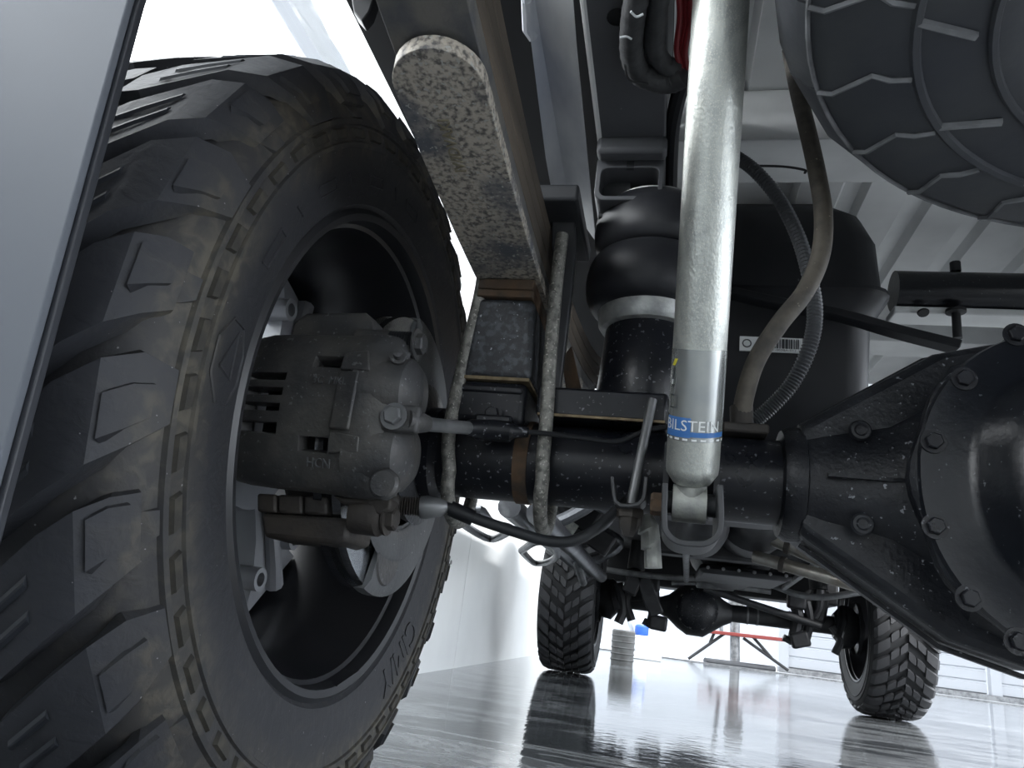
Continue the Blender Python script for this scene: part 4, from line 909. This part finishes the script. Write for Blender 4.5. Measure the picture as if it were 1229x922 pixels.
for j, (lab, off, zz_) in enumerate((('thick pale exhaust pipe just below the axle collar', (915, 636, 1075, 704), 0), ('thin lower exhaust pipe beside the right front tyre', (905, 668, 1062, 712), 0))):
    e = thing('exhaust_pipe', at(960, 655+20*j, 'Y', 3.0), lab, 'exhaust pipe', 'exhaust pipes')
    A_, B_ = at(off[0], off[1], 'Y', 2.3), at(off[2], off[3], 'Y', 2.1)
    MB().tube([A_, A_.lerp(B_, .5), B_], .048 if j == 0 else .026, 18).build('pipe', 'exhaust', e)
    MB().tube([A_.lerp(B_, .22), A_.lerp(B_, .26)], .055 if j == 0 else .032, 18).build('pipe_clamp', 'cast_brown', e)

# ================================================================== FAR BACKGROUND
def fl_(px, py): return at(px, py, 'Z', FZ)
# folding stand with red top
rs_ = thing('work_stand', fl_(884, 803), 'red-topped folding stand with splayed dark legs outside, beyond the front axle', 'stand')
SYd = fl_(884, 800).y
def S_(px, py, dy=0): return at(px, py, 'Y', SYd+dy)
MB().rect_sweep([S_(840, 757), S_(948, 769)], (0, .25, 0), .05).build('red_beam', 'red_paint', rs_, bev=.01)
MB().tube([S_(882, 745), S_(882, 799)], .07, 12).build('centre_post', 'metal_grey', rs_)
for pts in (((869, 761), (826, 791)), ((892, 766), (946, 805)), ((904, 765), (926, 790)), ((858, 758), (852, 772))): MB().tube([S_(*pts[0]), S_(*pts[1])], .022, 8).build('leg', 'dark', rs_)
MB().tube([S_(862, 700, .5), S_(866, 760, .5)], .03, 8).build('mast', 'metal_grey', rs_)
MB().box(S_(884, 728, .3), (.25, .1, .45)).build('head_unit', 'metal_grey', rs_, bev=.02)
fb = thing('floor_bar', fl_(886, 801), 'dark padded bar lying on the floor before the red stand', 'bar')
MB().tube([fl_(846, 796)+V((0, 0, .03)), fl_(929, 806)+V((0, 0, .03))], .045, 10).build('bar_body', 'frame_black', fb)
# grey roller, bottle and white prop behind the left front tyre
ry = fl_(746, 798); gr_ = thing('grey_drum', ry, 'grey ribbed drum standing on the floor beside the left front tyre', 'drum')
sc_ = (at(758, 790, 'Y', ry.y)-at(730, 790, 'Y', ry.y)).length/2; hd_ = (at(745, 756, 'Y', ry.y).z-FZ)
MB().lathe([(0, sc_*.95), (hd_*.96, sc_), (hd_, sc_*.9), (hd_, 0)], ry, (0, 0, 1), 28, cap=True).build('drum_body', 'grey_rubber', gr_)
for k in range(5): MB().lathe([(0, sc_*1.0), (.008, sc_*1.03), (.016, sc_*1.0)], ry+V((0, 0, hd_*(.12+.17*k))), (0, 0, 1), 28).build('drum_ring', 'grey_rubber', gr_)
bt0 = fl_(768, 790); bt = thing('spray_bottle', bt0, 'white bottle with bright blue band behind the front axle', 'bottle')
bs_ = bt0.y; bz = at(766, 740, 'Y', bs_).z
def bprof(a, c, r): return MB().lathe([(a, 0), (a, r*.9), (a+.02, r), (c-.02, r), (c, r*.8), (c, 0)], (bt0.x, bt0.y, 0), (0, 0, 1), 20)
h_ = bz-FZ; bprof(FZ, FZ+h_*.55, .09).build('bottle_body', 'plastic_white', bt); bprof(FZ+h_*.55, FZ+h_*.80, .085).build('blue_band', 'blue_cap', bt); bprof(FZ+h_*.80, FZ+h_, .055).build('bottle_neck', 'plastic_white', bt)
wp = thing('white_prop', fl_(770, 789), 'white slanted strut propped beside the bottle', 'strut')
MB().tube([fl_(770, 789)+V((0, 0, .02)), at(753, 738, 'Y', bs_)], .035, 10).build('strut', 'plastic_white', wp)
MB().bb(*(lambda p: (p.x-.3, p.x+.25, p.y-.1, p.y+.1, FZ, FZ+.07))(fl_(768, 791))).build('foot_plate', 'plastic_white', wp, bev=.01)
# white slatted fence / roller door
fn_ = thing('slatted_fence', (5, 12.4, FZ), 'white horizontal-slat fence outside behind the right front tyre', 'fence')
fx0 = at(938, 790, 'Y', 12.4).x
sl = MB().prism([(0, 0, 0), (0, -.03, .02), (0, -.03, .15), (0, 0, .165)], (2.9, 0, 0)).mesh('slat', 'fence_white', 0)
for pnl in range(3):
    for k in range(11):
        o = bpy.data.objects.new('slat', sl); COL.objects.link(o); o.location = (fx0+.1+3.1*pnl, 12.4, FZ+.05+.175*k); hook(o, fn_)
for k in range(4): MB().bb(fx0-.05+3.1*k, fx0+.1+3.1*k, 12.33, 12.45, FZ, 2.0).build('post', 'fence_white', fn_, sm=0)
MB().bb(fx0-.05, fx0+9.4, 12.30, 12.5, FZ-.03, FZ+.05).build('bottom_rail', 'metal_grey', fn_, sm=0)
# prop leg right of the front tyre
pl = thing('jack_stand', fl_(1140, 828), 'slanted grey jack stand right of the front tyre', 'stand')
ly = fl_(1135, 825).y
MB().tube([at(1131, 772, 'Y', ly), at(1122, 808, 'Y', ly)], .028, 10).build('post', 'metal_grey', pl)
MB().tube([at(1122, 806, 'Y', ly), at(1140, 826, 'Y', ly)], .022, 10).build('foot_strut', 'zinc_dull', pl)
MB().bb(*(lambda p: (p.x-.25, p.x+.1, p.y-.1, p.y+.1, FZ, FZ+.03))(fl_(1142, 829))).build('foot_plate', 'metal_grey', pl, bev=.005)
